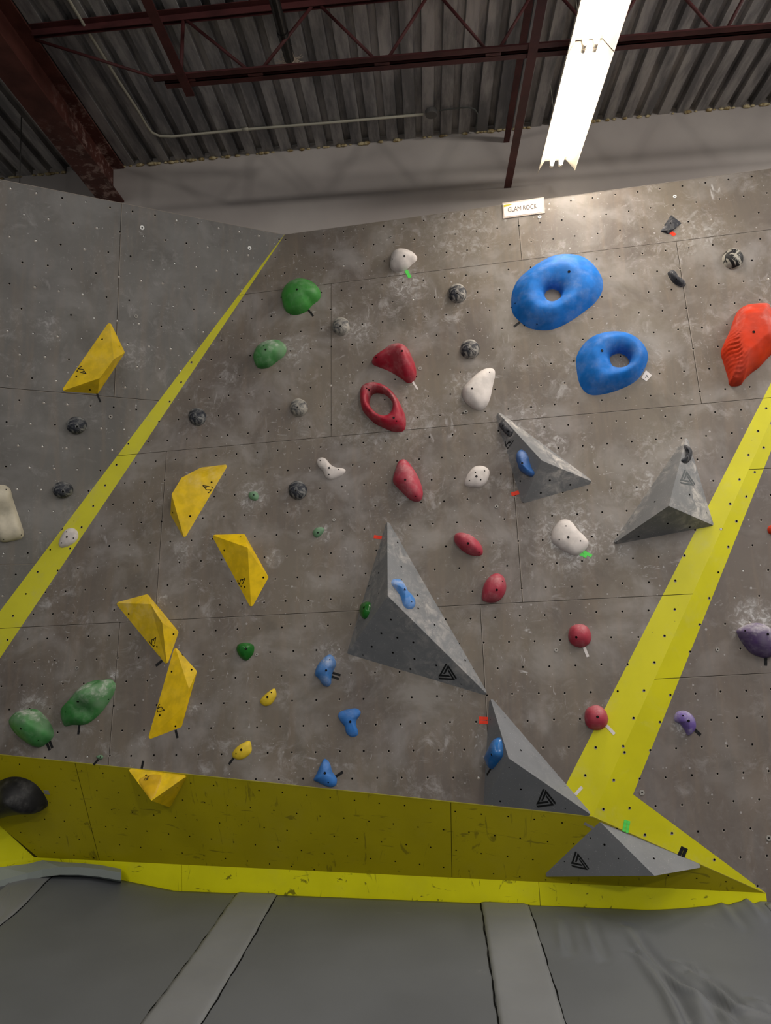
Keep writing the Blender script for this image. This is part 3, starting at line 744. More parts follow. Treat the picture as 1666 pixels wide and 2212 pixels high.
# ------------------------------------------------------------------ faceted volumes
def faceted(pl, reg, base, tops, faces, mat, label, name, cat, bevel=.006, group=None, dots=(), bolts=(), seg=3, corner=.016):
    vb = [pl.hit(*p) for p in zz(reg, base)]
    # the traced tips are rounded: push the sharp corners out so that the rounded ones land on them
    q2 = [Vector(luv(pl, p)) for p in vb]; ext = []
    for i, p in enumerate(q2):
        da, dc = (q2[i-1]-p).normalized(), (q2[(i+1) % len(q2)]-p).normalized(); ang = da.angle(dc)
        t = min(corner/math.tan(ang/2), .2*(q2[i-1]-p).length, .2*(q2[(i+1) % len(q2)]-p).length); r = t*math.tan(ang/2)
        ext.append(p - (da+dc).normalized()*(r/math.sin(ang/2)-r)*.8)
    vb = [pl.at(p.x, p.y, 0) for p in ext]
    eo = ccw([tuple(p) for p in ext])
    def margin(p):
        m = 9
        for i in range(len(eo)):
            a, b_ = Vector(eo[i]), Vector(eo[(i+1) % len(eo)]); d = (b_-a).normalized()
            m = min(m, d.x*(p.y-a.y)-d.y*(p.x-a.x))
        return m
    vt = []
    for x, y, h in tops:
        X_ = zz(reg, [(x, y)])[0]; cands = [h*k for k in (1, .96, .92, .88, .84, .8, .76, .72, .68, .64, .6, 1.1, 1.2, 1.35, .5, .42, 1.5, .35, .28, 1.7)]
        good = [c for c in cands if margin(Vector(luv(pl, pl.hit(*X_, c)))) > .004]
        vt.append(pl.hit(*X_, good[0] if good else max(cands, key=lambda c: margin(Vector(luv(pl, pl.hit(*X_, c)))))))
    V = vb + vt; n = len(vb)
    F = []
    for f in faces:
        # orient outward
        a = (V[f[1]]-V[f[0]]).cross(V[f[2]]-V[f[0]])
        F.append(f if a.dot(pl.n) > 0 else f[::-1])
    # fix faces leaning past vertical using centroid test
    cen = sum(vb, Vector())/n + pl.n*.01
    F2 = []
    for f in F:
        a = (V[f[1]]-V[f[0]]).cross(V[f[2]]-V[f[0]]); m = sum((V[i] for i in f), Vector())/len(f)
        F2.append(f if a.dot(m - cen) > 0 else f[::-1])
    # plan outline with rounded corners; faces are trimmed to it and get a short upright skirt
    P2 = [pl.loc(v) for v in V]
    bo = ccw([(p.x, p.y) for p in P2[:n]]); ro = []
    for i in range(n):
        p, a, c = Vector(bo[i]), Vector(bo[i-1]), Vector(bo[(i+1) % n])
        da, dc = (a-p).normalized(), (c-p).normalized(); ang = da.angle(dc)
        t = min(corner/math.tan(ang/2), .2*(a-p).length, .2*(c-p).length); r = t*math.tan(ang/2)
        bis = (da+dc).normalized(); cen_ = p + bis*(r/math.sin(ang/2))
        s0, s1 = p+da*t-cen_, p+dc*t-cen_; k = 5
        a0 = math.atan2(s0.y, s0.x); a1 = math.atan2(s1.y, s1.x); d = (a1-a0+math.pi) % (2*math.pi) - math.pi
        ro += [(cen_.x+r*math.cos(a0+d*j/k), cen_.y+r*math.sin(a0+d*j/k)) for j in range(k+1)]
    import bmesh
    bm = bmesh.new()
    def seg_on(q):
        best = 9
        for i in range(len(ro)):
            a, b_ = Vector(ro[i]), Vector(ro[(i+1) % len(ro)]); ab = b_-a; L_ = ab.length_squared
            if L_ < 1e-14: continue
            t = max(0, min(1, (Vector(q)-a).dot(ab)/L_)); best = min(best, (a+ab*t-Vector(q)).length)
        return best < 1e-5
    for f in F2:
        pts4 = [P2[i] for i in f]
        tri_sets = [pts4] if len(pts4) == 3 else [[pts4[0], pts4[1], pts4[2]], [pts4[0], pts4[2], pts4[3]]]
        for pts in tri_sets:
            ts = pts; nn = (pts[1]-pts[0]).cross(pts[2]-pts[0])
            if abs(nn.z) < 1e-9: continue
            q = cut_convex([(p.x, p.y) for p in ts], ro)
            if len(q) < 3: continue
            o3 = [Vector((x, y, pts[0].z - (nn.x*(x-pts[0].x)+nn.y*(y-pts[0].y))/nn.z)) for x, y in q]
            vs = [bm.verts.new(p) for p in o3]
            try: bm.faces.new(vs)
            except ValueError: pass
            for i in range(len(q)):
                j = (i+1) % len(q)
                if seg_on(q[i]) and seg_on(q[j]) and seg_on(((q[i][0]+q[j][0])/2, (q[i][1]+q[j][1])/2)) and (o3[i].z > 1e-4 or o3[j].z > 1e-4):
                    w_ = [bm.verts.new(o3[i]), bm.verts.new(o3[j]), bm.verts.new(Vector((q[j][0], q[j][1], 0))), bm.verts.new(Vector((q[i][0], q[i][1], 0)))]
                    bm.faces.new(w_)
    bmesh.ops.remove_doubles(bm, verts=bm.verts, dist=.0006)
    bmesh.ops.dissolve_degenerate(bm, edges=bm.edges, dist=.0005)
    bmesh.ops.recalc_face_normals(bm, faces=bm.faces)
    if sum(f.normal.z*f.calc_area() for f in bm.faces) < 0: bmesh.ops.reverse_faces(bm, faces=bm.faces)
    bm.verts.ensure_lookup_table(); bm.verts.index_update()
    vv = [pl.at(v.co.x, v.co.y, v.co.z) for v in bm.verts]; ff = [tuple(v.index for v in f.verts) for f in bm.faces]; bm.free()
    o = mk(name, vv, ff, mat, pl, None, False, None, bevel, seg)
    o.modifiers['bevel'].angle_limit = math.radians(16)
    tag(o, label, cat, group)
    bvh = BVHTree.FromPolygons(vv, ff)
    for d in bolts: dot_on(o, bvh, *zz(reg, [d])[0], .0065, 'screw', pl)
    for d in dots: dot_on(o, bvh, *zz(reg, [d])[0], .0035, 'screw', pl)
    return o, V, bvh
def yvol_mat(name, c, ch):
    return hold_mat(name, c, ch, .42, .75, .4, L((222, 200, 150)))
V_Y = yvol_mat('yellow_fibreglass', (238, 200, 10), .22)
V_YW = yvol_mat('yellow_fibreglass_worn', (236, 198, 14), .55)
V_YD = yvol_mat('yellow_fibreglass_deep', (240, 200, 4), .10)
TOPO = [(0,4,5,3), (0,1,4), (1,2,5,4), (2,3,5)]
def inset(reg, poly): return poly
Ys = {}
Ys[1] = faceted(PA, z3, [(705,646),(802,838),(628,1101),(403,1082)], [(732,880,.13),(640,1003,.13)], TOPO, V_Y, 'yellow faceted hold on the left grey panel, black tape below its tip', 'faceted_hold', 'climbing hold', .007, None, bolts=[(657,752),(491,990),(578,1077)], dots=[(767,797)])
Ys[2] = faceted(PB, y1, [(1460,163),(1290,180),(1097,480),(1185,628)], [(1168,243,.13),(1103,350,.13)], TOPO, V_YW, 'yellow faceted hold with a pale chalked top, right of the narrow stripe', 'faceted_hold', 'climbing hold', .009, None, bolts=[(1360,273),(1222,491),(1111,468)])
Ys[3] = faceted(PB, FR, [(460,1157),(528,1154),(580,1247),(543,1311)], [(535,1183,.11),(555,1213,.11)], TOPO, V_YD, 'yellow faceted hold standing between the stripe-side one and the largest pyramid', 'faceted_hold', 'climbing hold', .009, None, bolts=[(484.5,1189),(569,1247.5),(529,1268)], dots=[(520,1159)])
Ys[4] = faceted(PB, cY, [(15,160),(475,25),(938,588),(762,1066)], [(520,172,.12),(695,455,.12)], TOPO, V_YW, 'yellow faceted hold touching the top of the lowest upright yellow one', 'faceted_hold', 'climbing hold', .009, None, bolts=[(195,320),(863,620),(617,808)], dots=[(387,78)])
Ys[5] = faceted(PB, cY, [(888,826),(1212,1178),(982,2003),(495,2180)], [(1095,1440,.12),(1030,1690,.12)], TOPO, V_YD, 'yellow faceted hold, long and upright, lowest on the brown wall', 'faceted_hold', 'climbing hold', .009, None, bolts=[(836,1180),(1133,1152),(893,1995),(658,1832)])
Y6 = faceted(PC, y4, [(775,724),(1118,766),(1018,950)], [(908,916,.20)], [(0,1,3),(1,2,3),(2,0,3)], V_Y, 'yellow triangular hold hanging under the lip with a moulded hollow', 'faceted_hold', 'climbing hold', .006, None, bolts=[(877,763),(902,860)], dots=[(1062,837),(929,790)])
# moulded hollow as a part of the lip hold
def face_plane(V, a, b, c, toward=None):
    n = (V[b]-V[a]).cross(V[c]-V[a]).normalized()
    if n.dot(CAMPOS - V[a]) < 0: n = -n
    u = Vector((n.y, -n.x, 0)) * -1
    if u.length < .1: u = Vector((1, 0, 0))
    if u.x < 0: u = -u
    return Plane(V[a], u, n)
pY6 = face_plane(Y6[1], 0, 1, 3)
hh, _ = hold(pY6, y4, [(832,792),(870,768),(920,757),(965,762),(970,785),(952,835),(930,885),(905,905),(885,885),(850,835)], .012, hold_mat('yellow_moulded', (214, 172, 20), .1, .42), None, None, name='moulded_hollow', n=48, rings=8)
for k in ('label', 'category'):
    if k in hh: del hh[k]
M0 = WM[hh.name]; hh.parent = Y6[0]; hh.matrix_parent_inverse = WM[Y6[0].name].inverted(); hh.matrix_basis = M0

def gmat(name, c, ch, top=.6, dark=.25):
    s = N(name, .55, .3); col = L(c)
    b = s.mix(s.ramp(s.noise(5, 4), .35, .7), tuple(x*.9 for x in col[:3])+(1,), col)
    b = s.mix(s.math('MULTIPLY', s.speck(140, .35, .25), .35), b, L((190, 190, 188)))
    z = s.sep()
    e = s.ramp(z[1], -.25, .25, 1-top, 1)
    k = s.ramp(s.noise(13, 8, .72, dist=.8), .40, .70)
    e2 = s.ramp(s.noise(4, 3, off=(1, 4, 0)), .35, .65)
    m = s.math('MULTIPLY', s.math('MULTIPLY', k, e2), s.math('MULTIPLY', e, ch))
    return s.out(s.mix(m, b, L((196, 190, 184))), None, s.noise(220, 3), .18, .0008)
G_M = gmat('grey_textured', (117, 119, 122), .7, .5)
G_W = gmat('grey_textured_chalked', (120, 121, 123), 1.2, .4)
G_C = gmat('grey_textured_clean', (122, 124, 128), .12)
PYR = [(0,1,3),(1,2,3),(2,0,3)]
G1 = faceted(PB, y2, [(885,528),(628,1372),(1523,1636)], [(886,1003,.31)], PYR, G_M, 'largest grey pyramid volume at the centre, carrying a blue and a green hold', 'pyramid_volume', 'climbing volume', .005,
  bolts=[(907,1156),(845,1243),(948,1272),(1051,1302),(784,1329),(919,1368),(1058,1408),(1032,1473),(1198,1449),(950,661),(973,815),(1077,999),(1082,1084),(1187,1190),(1383,1417),(827,855),(764,940),(683,1206)], dots=[(975,897),(845,678),(827,986),(727,1383),(1357,1570)])
G2 = faceted(PB, y6, [(150,148),(116,712),(692,777)], [(248,470,.25)], PYR, G_C, 'clean grey pyramid volume resting its base on the lower lip', 'pyramid_volume', 'climbing volume', .007,
  bolts=[(313,427),(314,638),(202,702)], dots=[(228,250),(552,622),(150,262),(554,742),(250,520)])
G3 = faceted(PB, cG3, [(100,82),(505,1492),(1585,1170)], [(800,830,.18)], PYR, G_W, 'chalked grey pyramid volume below the blue rings with a blue hold on it', 'pyramid_volume', 'climbing volume', .012,
  corner=.024, bolts=[(465,1155),(928,1140),(1248,1210),(786,1338)], dots=[(330,265),(902,740),(1308,985)])
G4 = faceted(PB, cG4, [(1130,42),(45,1622),(1535,1350)], [(868,1060,.27)], PYR, G_W, 'chalked grey pyramid volume touching the broad yellow stripe', 'pyramid_volume', 'climbing volume', .008,
  bolts=[(1180,891),(658,998),(852,1323),(1182,1379),(415,1517)], dots=[(917,377),(285,1306),(1437,1165)])
G5 = faceted(PC, y6, [(742,816),(446,1104),(1290,1051)], [(1037,1106,.27)], PYR, G_C, 'grey pyramid volume hanging beneath the lip near the lower right corner', 'pyramid_volume', 'climbing volume', .005,
  bolts=[(766,937),(1033,1012)], dots=[(690,901),(679,1014),(842,1012),(549,1028)])
pG1R = face_plane(G1[1], 0, 2, 3); pG1L = face_plane(G1[1], 0, 1, 3); pG1B = face_plane(G1[1], 1, 2, 3)
pG2L = face_plane(G2[1], 0, 1, 3); pG2B = face_plane(G2[1], 1, 2, 3)
pG3L = face_plane(G3[1], 0, 1, 3); pG4R = face_plane(G4[1], 0, 2, 3); pG5L = face_plane(G5[1], 0, 1, 3)
hold(pG1R, y2, [(910,910),(925,895),(960,900),(990,940),(1010,985),(1050,1025),(1062,1060),(1045,1085),(1010,1085),(985,1060),(970,1010),(940,965),(912,930)], .04, H_BLUE2,
     'pale blue elongated hold on the right face of the largest grey pyramid', bolt=(996,963), peak=(985,980), screws=[(1040,1040)])
hold(pG1L, y2, [(712,1090),(725,1055),(755,1040),(775,1050),(772,1100),(755,1140),(735,1153),(715,1130)], .035, H_GREEND,
     'small glossy green hold on the left face of the largest grey pyramid', bolt=(733,1078), peak=(745,1090), name='small_hold')
hold(pG2L, y6, [(127,470),(150,420),(175,370),(195,357),(210,370),(218,420),(215,460),(190,495),(160,530),(145,520),(130,490)], .055, H_BLUE4,
     'glossy blue diamond-shaped hold on the pyramid at the lower lip', bolt=(156,451), peak=(180,445))
hold(pG3L, cG3, [(140,250),(180,225),(225,230),(270,270),(340,350),(350,400),(310,460),(260,430),(190,350),(145,290)], .03, H_SLATE,
     'narrow grey chip hold at the top of the pyramid with the dark blue hold', bolt=[(193,283),(273,376)], name='small_hold', br=.006)
hold(pG3L, cG3, [(430,740),(450,680),(490,660),(550,700),(590,770),(620,880),(650,960),(685,1010),(680,1060),(640,1085),(570,1060),(490,1000),(470,920),(435,840)], .06, hold_mat('resin_mid_blue', (36, 92, 160), .3, .45, .6),
     'dark blue ribbed hold on the chalked pyramid below the blue rings', bolt=(493,875), peak=(530,860))
hold(pG4R, cG4, [(1098,150),(1140,160),(1190,210),(1203,280),(1185,370),(1150,415),(1100,422),(1055,392),(1060,360),(1105,340),(1125,260),(1100,190)], .03, H_SLATE,
     'chalky grey crescent hold at the top of the pyramid touching the stripe', bolt=[(1145,340),(1170,255)], name='small_hold', peak=(1150,290), br=.005)
# angular dark hold top right
faceted(PB, z5, [(1003,222),(1066,124),(1129,172),(1052,238)], [(1088,208,.05),(1035,215,.04)], [(0,1,4,5),(1,2,4),(2,3,5,4),(3,0,5)], H_SLATE, 'small angular dark hold with orange tape in the top right area', 'small_hold', 'climbing hold', .003, bolts=[(1063,172)], corner=.003)

# painted logos on the volumes (thin decals on their faces)
def decal(parent, pl, polys, mat, name='logo', off=.0012, bvh=None):
    b = MB()
    for q in polys:
        v = []
        for x, y in q:
            p, n_ = project(x, y, bvh) if bvh else (None, None)
            v.append(p + n_*.0014 if p is not None else pl.hit(x, y, off))
        n = (v[1]-v[0]).cross(v[2]-v[0])
        if n.dot(pl.n) < 0: v = v[::-1]
        b.add(v, [tuple(range(len(v)))])
    return b.build(name, [mat], parent, pl)
def affine(src, dst):
    (x0,y0),(x1,y1),(x2,y2) = src
    m = Matrix(((x0,y0,1),(x1,y1,1),(x2,y2,1))).inverted()
    ax = m @ Vector([p[0] for p in dst]); ay = m @ Vector([p[1] for p in dst])
    return lambda x, y: (ax[0]*x+ax[1]*y+ax[2], ay[0]*x+ay[1]*y+ay[2])
TRI = [[(655,138),(697,142),(556,392),(520,385)], [(518,380),(735,400),(765,440),(490,424)],
       [(712,160),(720,240),(640,372),(600,370)], [(712,160),(908,465),(888,498),(720,240)],
       [(722,270),(870,512),(800,470),(705,300)], [(490,450),(800,470),(870,512),(520,492)]]
src = [(675,138),(490,435),(905,490)]
def tri_logo(G, pl, dst, mat=M_INK):
    f = affine(src, dst); decal(G[0], pl, [[f(*p) for p in q] for q in TRI], mat, bvh=G[2])
tri_logo(G1, pG1B, zz(cLG, src))
tri_logo(G2, pG2B, zz(y6, [(437,635),(397,722),(503,716)]))
tri_logo(G5, pG5L, zz(y6, [(612,974),(585,1042),(684,1070)]))
tri_logo(G4, pG4R, zz(cG4, [(1112,520),(1035,690),(1265,748)]), plain('faded_ink', (86, 90, 92), .7))
def stroke(pts, w):
    out = []
    for (a, b) in zip(pts[:-1], pts[1:]):
        a, b = Vector(a), Vector(b); d = (b-a).normalized(); n = Vector((-d.y, d.x))*w/2; e = d*w*.3
        out.append([tuple(a-n-e), tuple(b-n+e), tuple(b+n+e), tuple(a+n-e)])
    return out
SQ = [[(930,580),(1095,605)], [(930,580),(985,632),(1025,637)], [(980,637),(1025,692),(1155,690),(1080,770),(1065,758)], [(1145,612),(1180,620),(1165,662)]]
ssrc = [(930,580),(1080,770),(1180,615)]
def squig(Y_, pl, dst):
    f = affine(ssrc, dst); P = []
    for q in SQ: P += stroke([f(*p) for p in q], 1.5)
    decal(Y_[0], pl, P, M_INK, bvh=Y_[2])
def yp(i): return face_plane(Ys[i][1], 0, 3, 4)
squig(Ys[1], yp(1), zz((0,380,.2261), [(825,1890),(778,1820),(735,1868)]))
squig(Ys[2], yp(2), zz(cY2, ssrc))
squig(Ys[3], yp(3), zz(y1, [(1575,890),(1528,905),(1552,945)]))
squig(Ys[4], yp(4), zz(cY, [(600,670),(500,725),(575,805)]))
squig(Ys[5], yp(5), zz(cY, [(730,1755),(652,1668),(622,1782)]))
decal(G3[0], pG3L, sum([stroke(zz(cG3, q), 1.6) for q in [[(232,528),(240,598)],[(240,600),(298,525)],[(240,600),(270,642),(285,628)],[(262,575),(300,540)],[(325,522),(300,560)],[(298,605),(360,520)]]], []), M_INK, bvh=G3[2])
decal(Y6[0], pY6, sum([stroke(zz(y4, q), 1.1) for q in [[(866,790),(872,778),(880,788),(888,770)],[(884,790),(890,770),(898,768)]]], []), M_INK, off=.02)

# ------------------------------------------------------------------ tape strips
T_G = plain('green_tape', (92, 214, 92), .6); T_W = plain('white_tape', (214, 208, 206), .7); T_R = plain('orange_red_tape', (232, 60, 34), .6)
T_W2 = plain('grey_white_tape', (150, 148, 146), .7)
def tape(pl, reg, a, b, w, mat, label, group=None):
    (ax, ay), (bx, by) = zz(reg, [a, b])
    p, q = pl.hit(ax, ay), pl.hit(bx, by); d = (q-p).normalized(); s_ = pl.n.cross(d)*w/2
    V = []; n = 5
    for h in (.0003, .0012):
        for i in range(n+1):
            c = p.lerp(q, i/n)
            for sg in (-1, 1): V.append(c + s_*sg*(1+.03*math.sin(i*2.1)) + pl.n*(h + .0006*(i % 2)))
    m = 2*(n+1); F = []
    for i in range(n):
        a0 = 2*i; F += [(m+a0, m+a0+2, m+a0+3, m+a0+1), (a0, a0+1, a0+3, a0+2), (a0, a0+2, m+a0+2, m+a0), (a0+1, m+a0+1, m+a0+3, a0+3)]
    F += [(0, m, m+1, 1), (m-2, m-1, 2*m-1, 2*m-2)]
    o = mk('tape_strip', V, F, mat, pl); tag(o, label, 'tape', group); return o
tape(PB, z4, (1004,250), (1030,298), .024, T_G, 'green tape tail under the highest white hold')
tape(PB, z4, (372,500), (408,545), .014, M_BLK, 'black tape tail under the plump bright green hold')
tape(PB, cRR, (1325,950), (1435,1120), .013, T_W, 'white tape tail under the curved crimson jug hold')
tape(PB, z5, (160,766), (124,794), .017, M_BLK, 'black tape at the lower left of the larger blue ring hold')
tape(PB, z5, (1060,224), (1090,246), .026, T_R, 'orange tape under the small angular dark hold')
tape(PB, y2, (797,622), (850,630), .022, T_R, 'orange tape left of the tip of the largest grey pyramid')
tape(PB, cG3, (325,1362), (445,1330), .026, T_R, 'orange tape at the lower left corner of the pyramid with the dark blue hold')
tape(PB, y5, (1486,420), (1540,423), .019, T_R, 'upper of two orange tape strips left of the pyramid at the lip')
tape(PB, y5, (1486,443), (1540,446), .019, T_R, 'lower of two orange tape strips left of the pyramid at the lip')
tape(PB, y3, (520,962), (560,978), .020, T_G, 'left green tape strip under the flat white block hold')
tape(PB, y3, (540,948), (590,976), .020, T_G, 'right green tape strip under the flat white block hold')
tape(PB, y3, (545,1522), (568,1580), .017, T_W, 'white tape hanging below a round crimson hold left of the stripe')
tape(PB, y6, (776,293), (820,340), .018, T_W, 'white tape at the lower right of the crimson hold by the stripe')
tape(PD, y6, (1250,312), (1285,345), .018, M_BLK, 'black tape at the lower right of the small violet hold')
tape(PD, cP, (1485,1570), (1480,1850), .019, M_BLK, 'black tape hanging below the large purple hold')
tape(PA, z3, (622,1098), (646,1157), .012, M_BLK, 'black tape under the yellow faceted hold on the left panel')
tape(PB, cY, (695,1015), (600,1095), .018, M_BLK, 'cracked black tape under the tip of the second-lowest yellow faceted hold')
tape(PB, cY, (895,2050), (925,2170), .015, M_BLK, 'black tape under the lowest upright yellow faceted hold')
tape(PB, cL, (650,930), (690,1030), .017, M_BLK, 'left of two black tape strips under the rounded green hold')
tape(PB, cL, (690,905), (727,1000), .017, M_BLK, 'right of two black tape strips under the rounded green hold')
tape(PB, cL, (1100,680), (1085,810), .015, M_BLK, 'black tape under the long green leaf-shaped hold')
tape(PB, y4, (590,668), (562,700), .014, M_BLK, 'black tape beside the tiny green hold at the lower lip')
tape(PB, y4, (860,675), (851,722), .015, M_BLK, 'black tape on the lip above the hanging yellow hold')
tape(PB, y4, (1402,658), (1374,697), .014, M_BLK, 'black tape beside the lower small yellow half-moon hold')
tape(PB, y5, (607,148), (655,163), .014, M_BLK, 'upper of two black tape strips beside the chalky blue hold')
tape(PB, y5, (602,170), (645,186), .014, M_BLK, 'lower of two black tape strips beside the chalky blue hold')
tape(PB, y5, (625,772), (670,742), .016, M_BLK, 'black tape to the right of the sky-blue triangular hold')
tape(pG2L, y6, (152,525), (131,560), .014, M_BLK, 'black tape under the glossy blue diamond-shaped hold')
tape(PB, y6, (608,667), (645,625), .017, T_W, 'white tape at the right tip of the pyramid at the lip')
tape(PC, y6, (656,821), (708,848), .018, T_W2, 'greyish tape at the top left of the hanging grey pyramid')
tape(PD, y6, (880,803), (869,866), .017, T_G, 'left of two green tape strips above the hanging grey pyramid')
tape(PD, y6, (897,808), (887,872), .017, T_G, 'right of two green tape strips above the hanging grey pyramid')
tape(PD, y6, (1190,948), (1168,997), .020, M_BLK, 'left of two black tape strips at the right end of the hanging pyramid')
tape(PD, y6, (1208,956), (1188,1005), .020, M_BLK, 'right of two black tape strips at the right end of the hanging pyramid')
tape(PC, y4, (262,857), (293,860), .014, T_W2, 'upper greyish tape strip at the right of the black bulbous hold')
tape(PC, y4, (266,869), (299,873), .014, T_W2, 'lower greyish tape strip at the right of the black bulbous hold')
# white tag with an arrow
tg = [PB.hit(*p) for p in zz(z5, [(888,1100),(915,1055),(952,1085),(918,1122)])]
V = tg + [p + PB.n*.002 for p in tg]
b = MB(); b.add(V, [(0,1,2,3),(7,6,5,4),(0,4,5,1),(1,5,6,2),(2,6,7,3),(3,7,4,0)])
tago = b.build('paper_tag', [T_W], frame=PB); tag(tago, 'white square tag with a black arrow beside the smaller blue ring hold', 'tag')
decal(tago, PB, stroke(zz(z5, [(912,1100),(921,1084),(930,1100)]), 1.2), M_INK, 'arrow', .003)

# ------------------------------------------------------------------ route sign
sc = (1080, 420, 110/1666)
PS = PB
def quad(pl, reg, pts, h0, h1, name, mat, parent=None):
    v0 = [pl.hit(*p) for p in zz(reg, pts)]
    V = [p + pl.n*h0 for p in v0] + [p + pl.n*h1 for p in v0]
    b = MB(); b.add(V, [(3,2,1,0),(4,5,6,7),(0,1,5,4),(1,2,6,5),(2,3,7,6),(3,0,4,7)])
    return b.build(name, [mat], parent, pl)
M_ACR = plain('clear_plastic_holder', (196, 182, 172), .25, .5)
hold_ = quad(PB, sc, [(110,805),(1475,620),(1435,105),(85,300)], .001, .006, 'sign', M_ACR)
tag(hold_, 'white GLAM ROCK sign in a clear holder on the top edge of the wall', 'sign')
M_PAP = plain('sign_paper', (238, 226, 220), .7)
quad(PB, sc, [(150,755),(1395,600),(1365,175),(115,340)], .006, .0075, 'paper', M_PAP, hold_)
decal(hold_, PB, [zz(sc, [(125,345),(440,305),(340,350),(130,420)])], plain('sign_green', (190, 180, 60), .6), 'corner_mark', .0085)
def text_on(parent, pl, s, p0, p1, ptop, mat, name='lettering'):
    cu = bpy.data.curves.new('t', 'FONT'); cu.body = s; cu.size = 1; cu.resolution_u = 4
    to = bpy.data.objects.new('t', cu); COL.objects.link(to)
    dg = bpy.context.evaluated_depsgraph_get(); dg.update()
    me = to.evaluated_get(dg).to_mesh()
    vs = [v.co.copy() for v in me.vertices]; fs = [tuple(p.vertices) for p in me.polygons]
    to.evaluated_get(dg).to_mesh_clear(); bpy.data.objects.remove(to); bpy.data.curves.remove(cu)
    x0, x1 = min(v.x for v in vs), max(v.x for v in vs); a, b_ = min(v.y for v in vs), max(v.y for v in vs)
    A, B_, C_ = [pl.hit(*p) for p in (p0, p1, ptop)]
    W_ = [A + (B_-A)*((v.x-x0)/(x1-x0)) + (C_-A)*((v.y-a)/(b_-a)) + pl.n*.009 for v in vs]
    n = (W_[fs[0][1]]-W_[fs[0][0]]).cross(W_[fs[0][2]]-W_[fs[0][0]])
    if n.dot(pl.n) < 0: fs = [f[::-1] for f in fs]
    return mk(name, W_, fs, mat, pl, parent)
text_on(hold_, PB, 'GLAM ROCK', zz(sc, [(272,606)])[0], zz(sc, [(1225,480)])[0], zz(sc, [(262,452)])[0], plain('sign_grey', (92, 80, 76), .7))

# ------------------------------------------------------------------ building shell: back wall, roof deck, steel
YB = 5.9
def zd(x): return EYE + 4.085 + .018*x
s = N('painted_block', .85, .2)
kk = s.noise(1.2, 4)
wallm = s.out(s.mix(s.ramp(kk, .35, .7), L((172, 164, 160)), L((184, 177, 172))), None, s.noise(8, 4), .05, .01)
b = MB(); b.add([(-6, YB, 0), (6, YB, 0), (6, YB, zd(6)+.05), (-6, YB, zd(-6)+.05), (-6, YB+.2, 0), (6, YB+.2, 0), (6, YB+.2, zd(6)+.05), (-6, YB+.2, zd(-6)+.05)], [(0,1,2,3),(7,6,5,4),(3,2,6,7),(0,4,5,1)])
bw = b.build('wall_back', [wallm], frame='world'); tag(bw, kind='structure')
# fluted steel deck
s = N('galvanised_deck', .5, .4); s.b.inputs['Metallic'].default_value = .3
k1 = s.noise(2.5, 6, .65, stretch=(3, .5, 1)); k2 = s.noise(10, 3, .5, stretch=(1, .15, 1), dist=.5)
dk = s.mix(s.ramp(k1, .38, .66), L((118, 117, 119)), L((178, 175, 174))); dk = s.mix(s.ramp(k2, .50, .75, 0, .28), dk, L((60, 62, 74)))
deckm = s.out(dk, None, k1, .05, .01)
darkm = plain('deck_flute_dark', (40, 38, 40), .7, .2, noise=.3)
b = MB(); P_ = .1545; x = -6.0
pts = []
while x < 6.0:
    for dx, dz in ((0, 0), (.092, 0), (.098, .048), (.1485, .048)): pts.append((x+dx, dz))
    x += P_
y0, y1_ = -6.0, YB-.001
for i, (xx, dz) in enumerate(pts[:-1]):
    x2, dz2 = pts[i+1]
    z1, z2 = zd(xx)+dz, zd(x2)+dz2
    b.add([(xx, y0, z1), (xx, y1_, z1), (x2, y1_, z2), (x2, y0, z2)], [(0,1,2,3)], 0)
deck = b.build('ceiling', [deckm, darkm], frame='world'); tag(deck, kind='structure')
# foam plugs in the flutes along the wall head
s = N('spray_foam', .9, .1)
fo = s.out(s.mix(s.ramp(s.noise(30, 3), .4, .6), L((150, 130, 92)), L((204, 190, 152))), None, s.noise(40, 4), .5, .01)
b = MB(); rnd = random.Random(3); x = -5.0
while x < 5.0:
    r = rnd.uniform(.008, .022)
    if rnd.random() < .62:
        c = Vector((x, YB - r*.5, zd(x) - r*.25 - .002)); n = 7
        vs = []; fs = []
        for i in range(1, 5):
            for k in range(n):
                th = math.pi*i/5; ph = 2*math.pi*k/n
                vs.append(c + Vector((math.sin(th)*math.cos(ph)*1.6, math.sin(th)*math.sin(ph)*.7, math.cos(th)*.8))*r*rnd.uniform(.75, 1.2))
        for i in range(3):
            for k in range(n): fs.append((i*n+k, i*n+(k+1) % n, (i+1)*n+(k+1) % n, (i+1)*n+k))
        fs += [tuple(range(n))[::-1], tuple(range(3*n, 4*n))]
        b.add(vs, fs)
    x += rnd.uniform(.02, .06)
foam = b.build('foam_sealant', [fo], frame='world', smooth=True); tag(foam, 'crumbly yellow foam sealant along the joint of back wall and roof deck', 'foam', kind='stuff')

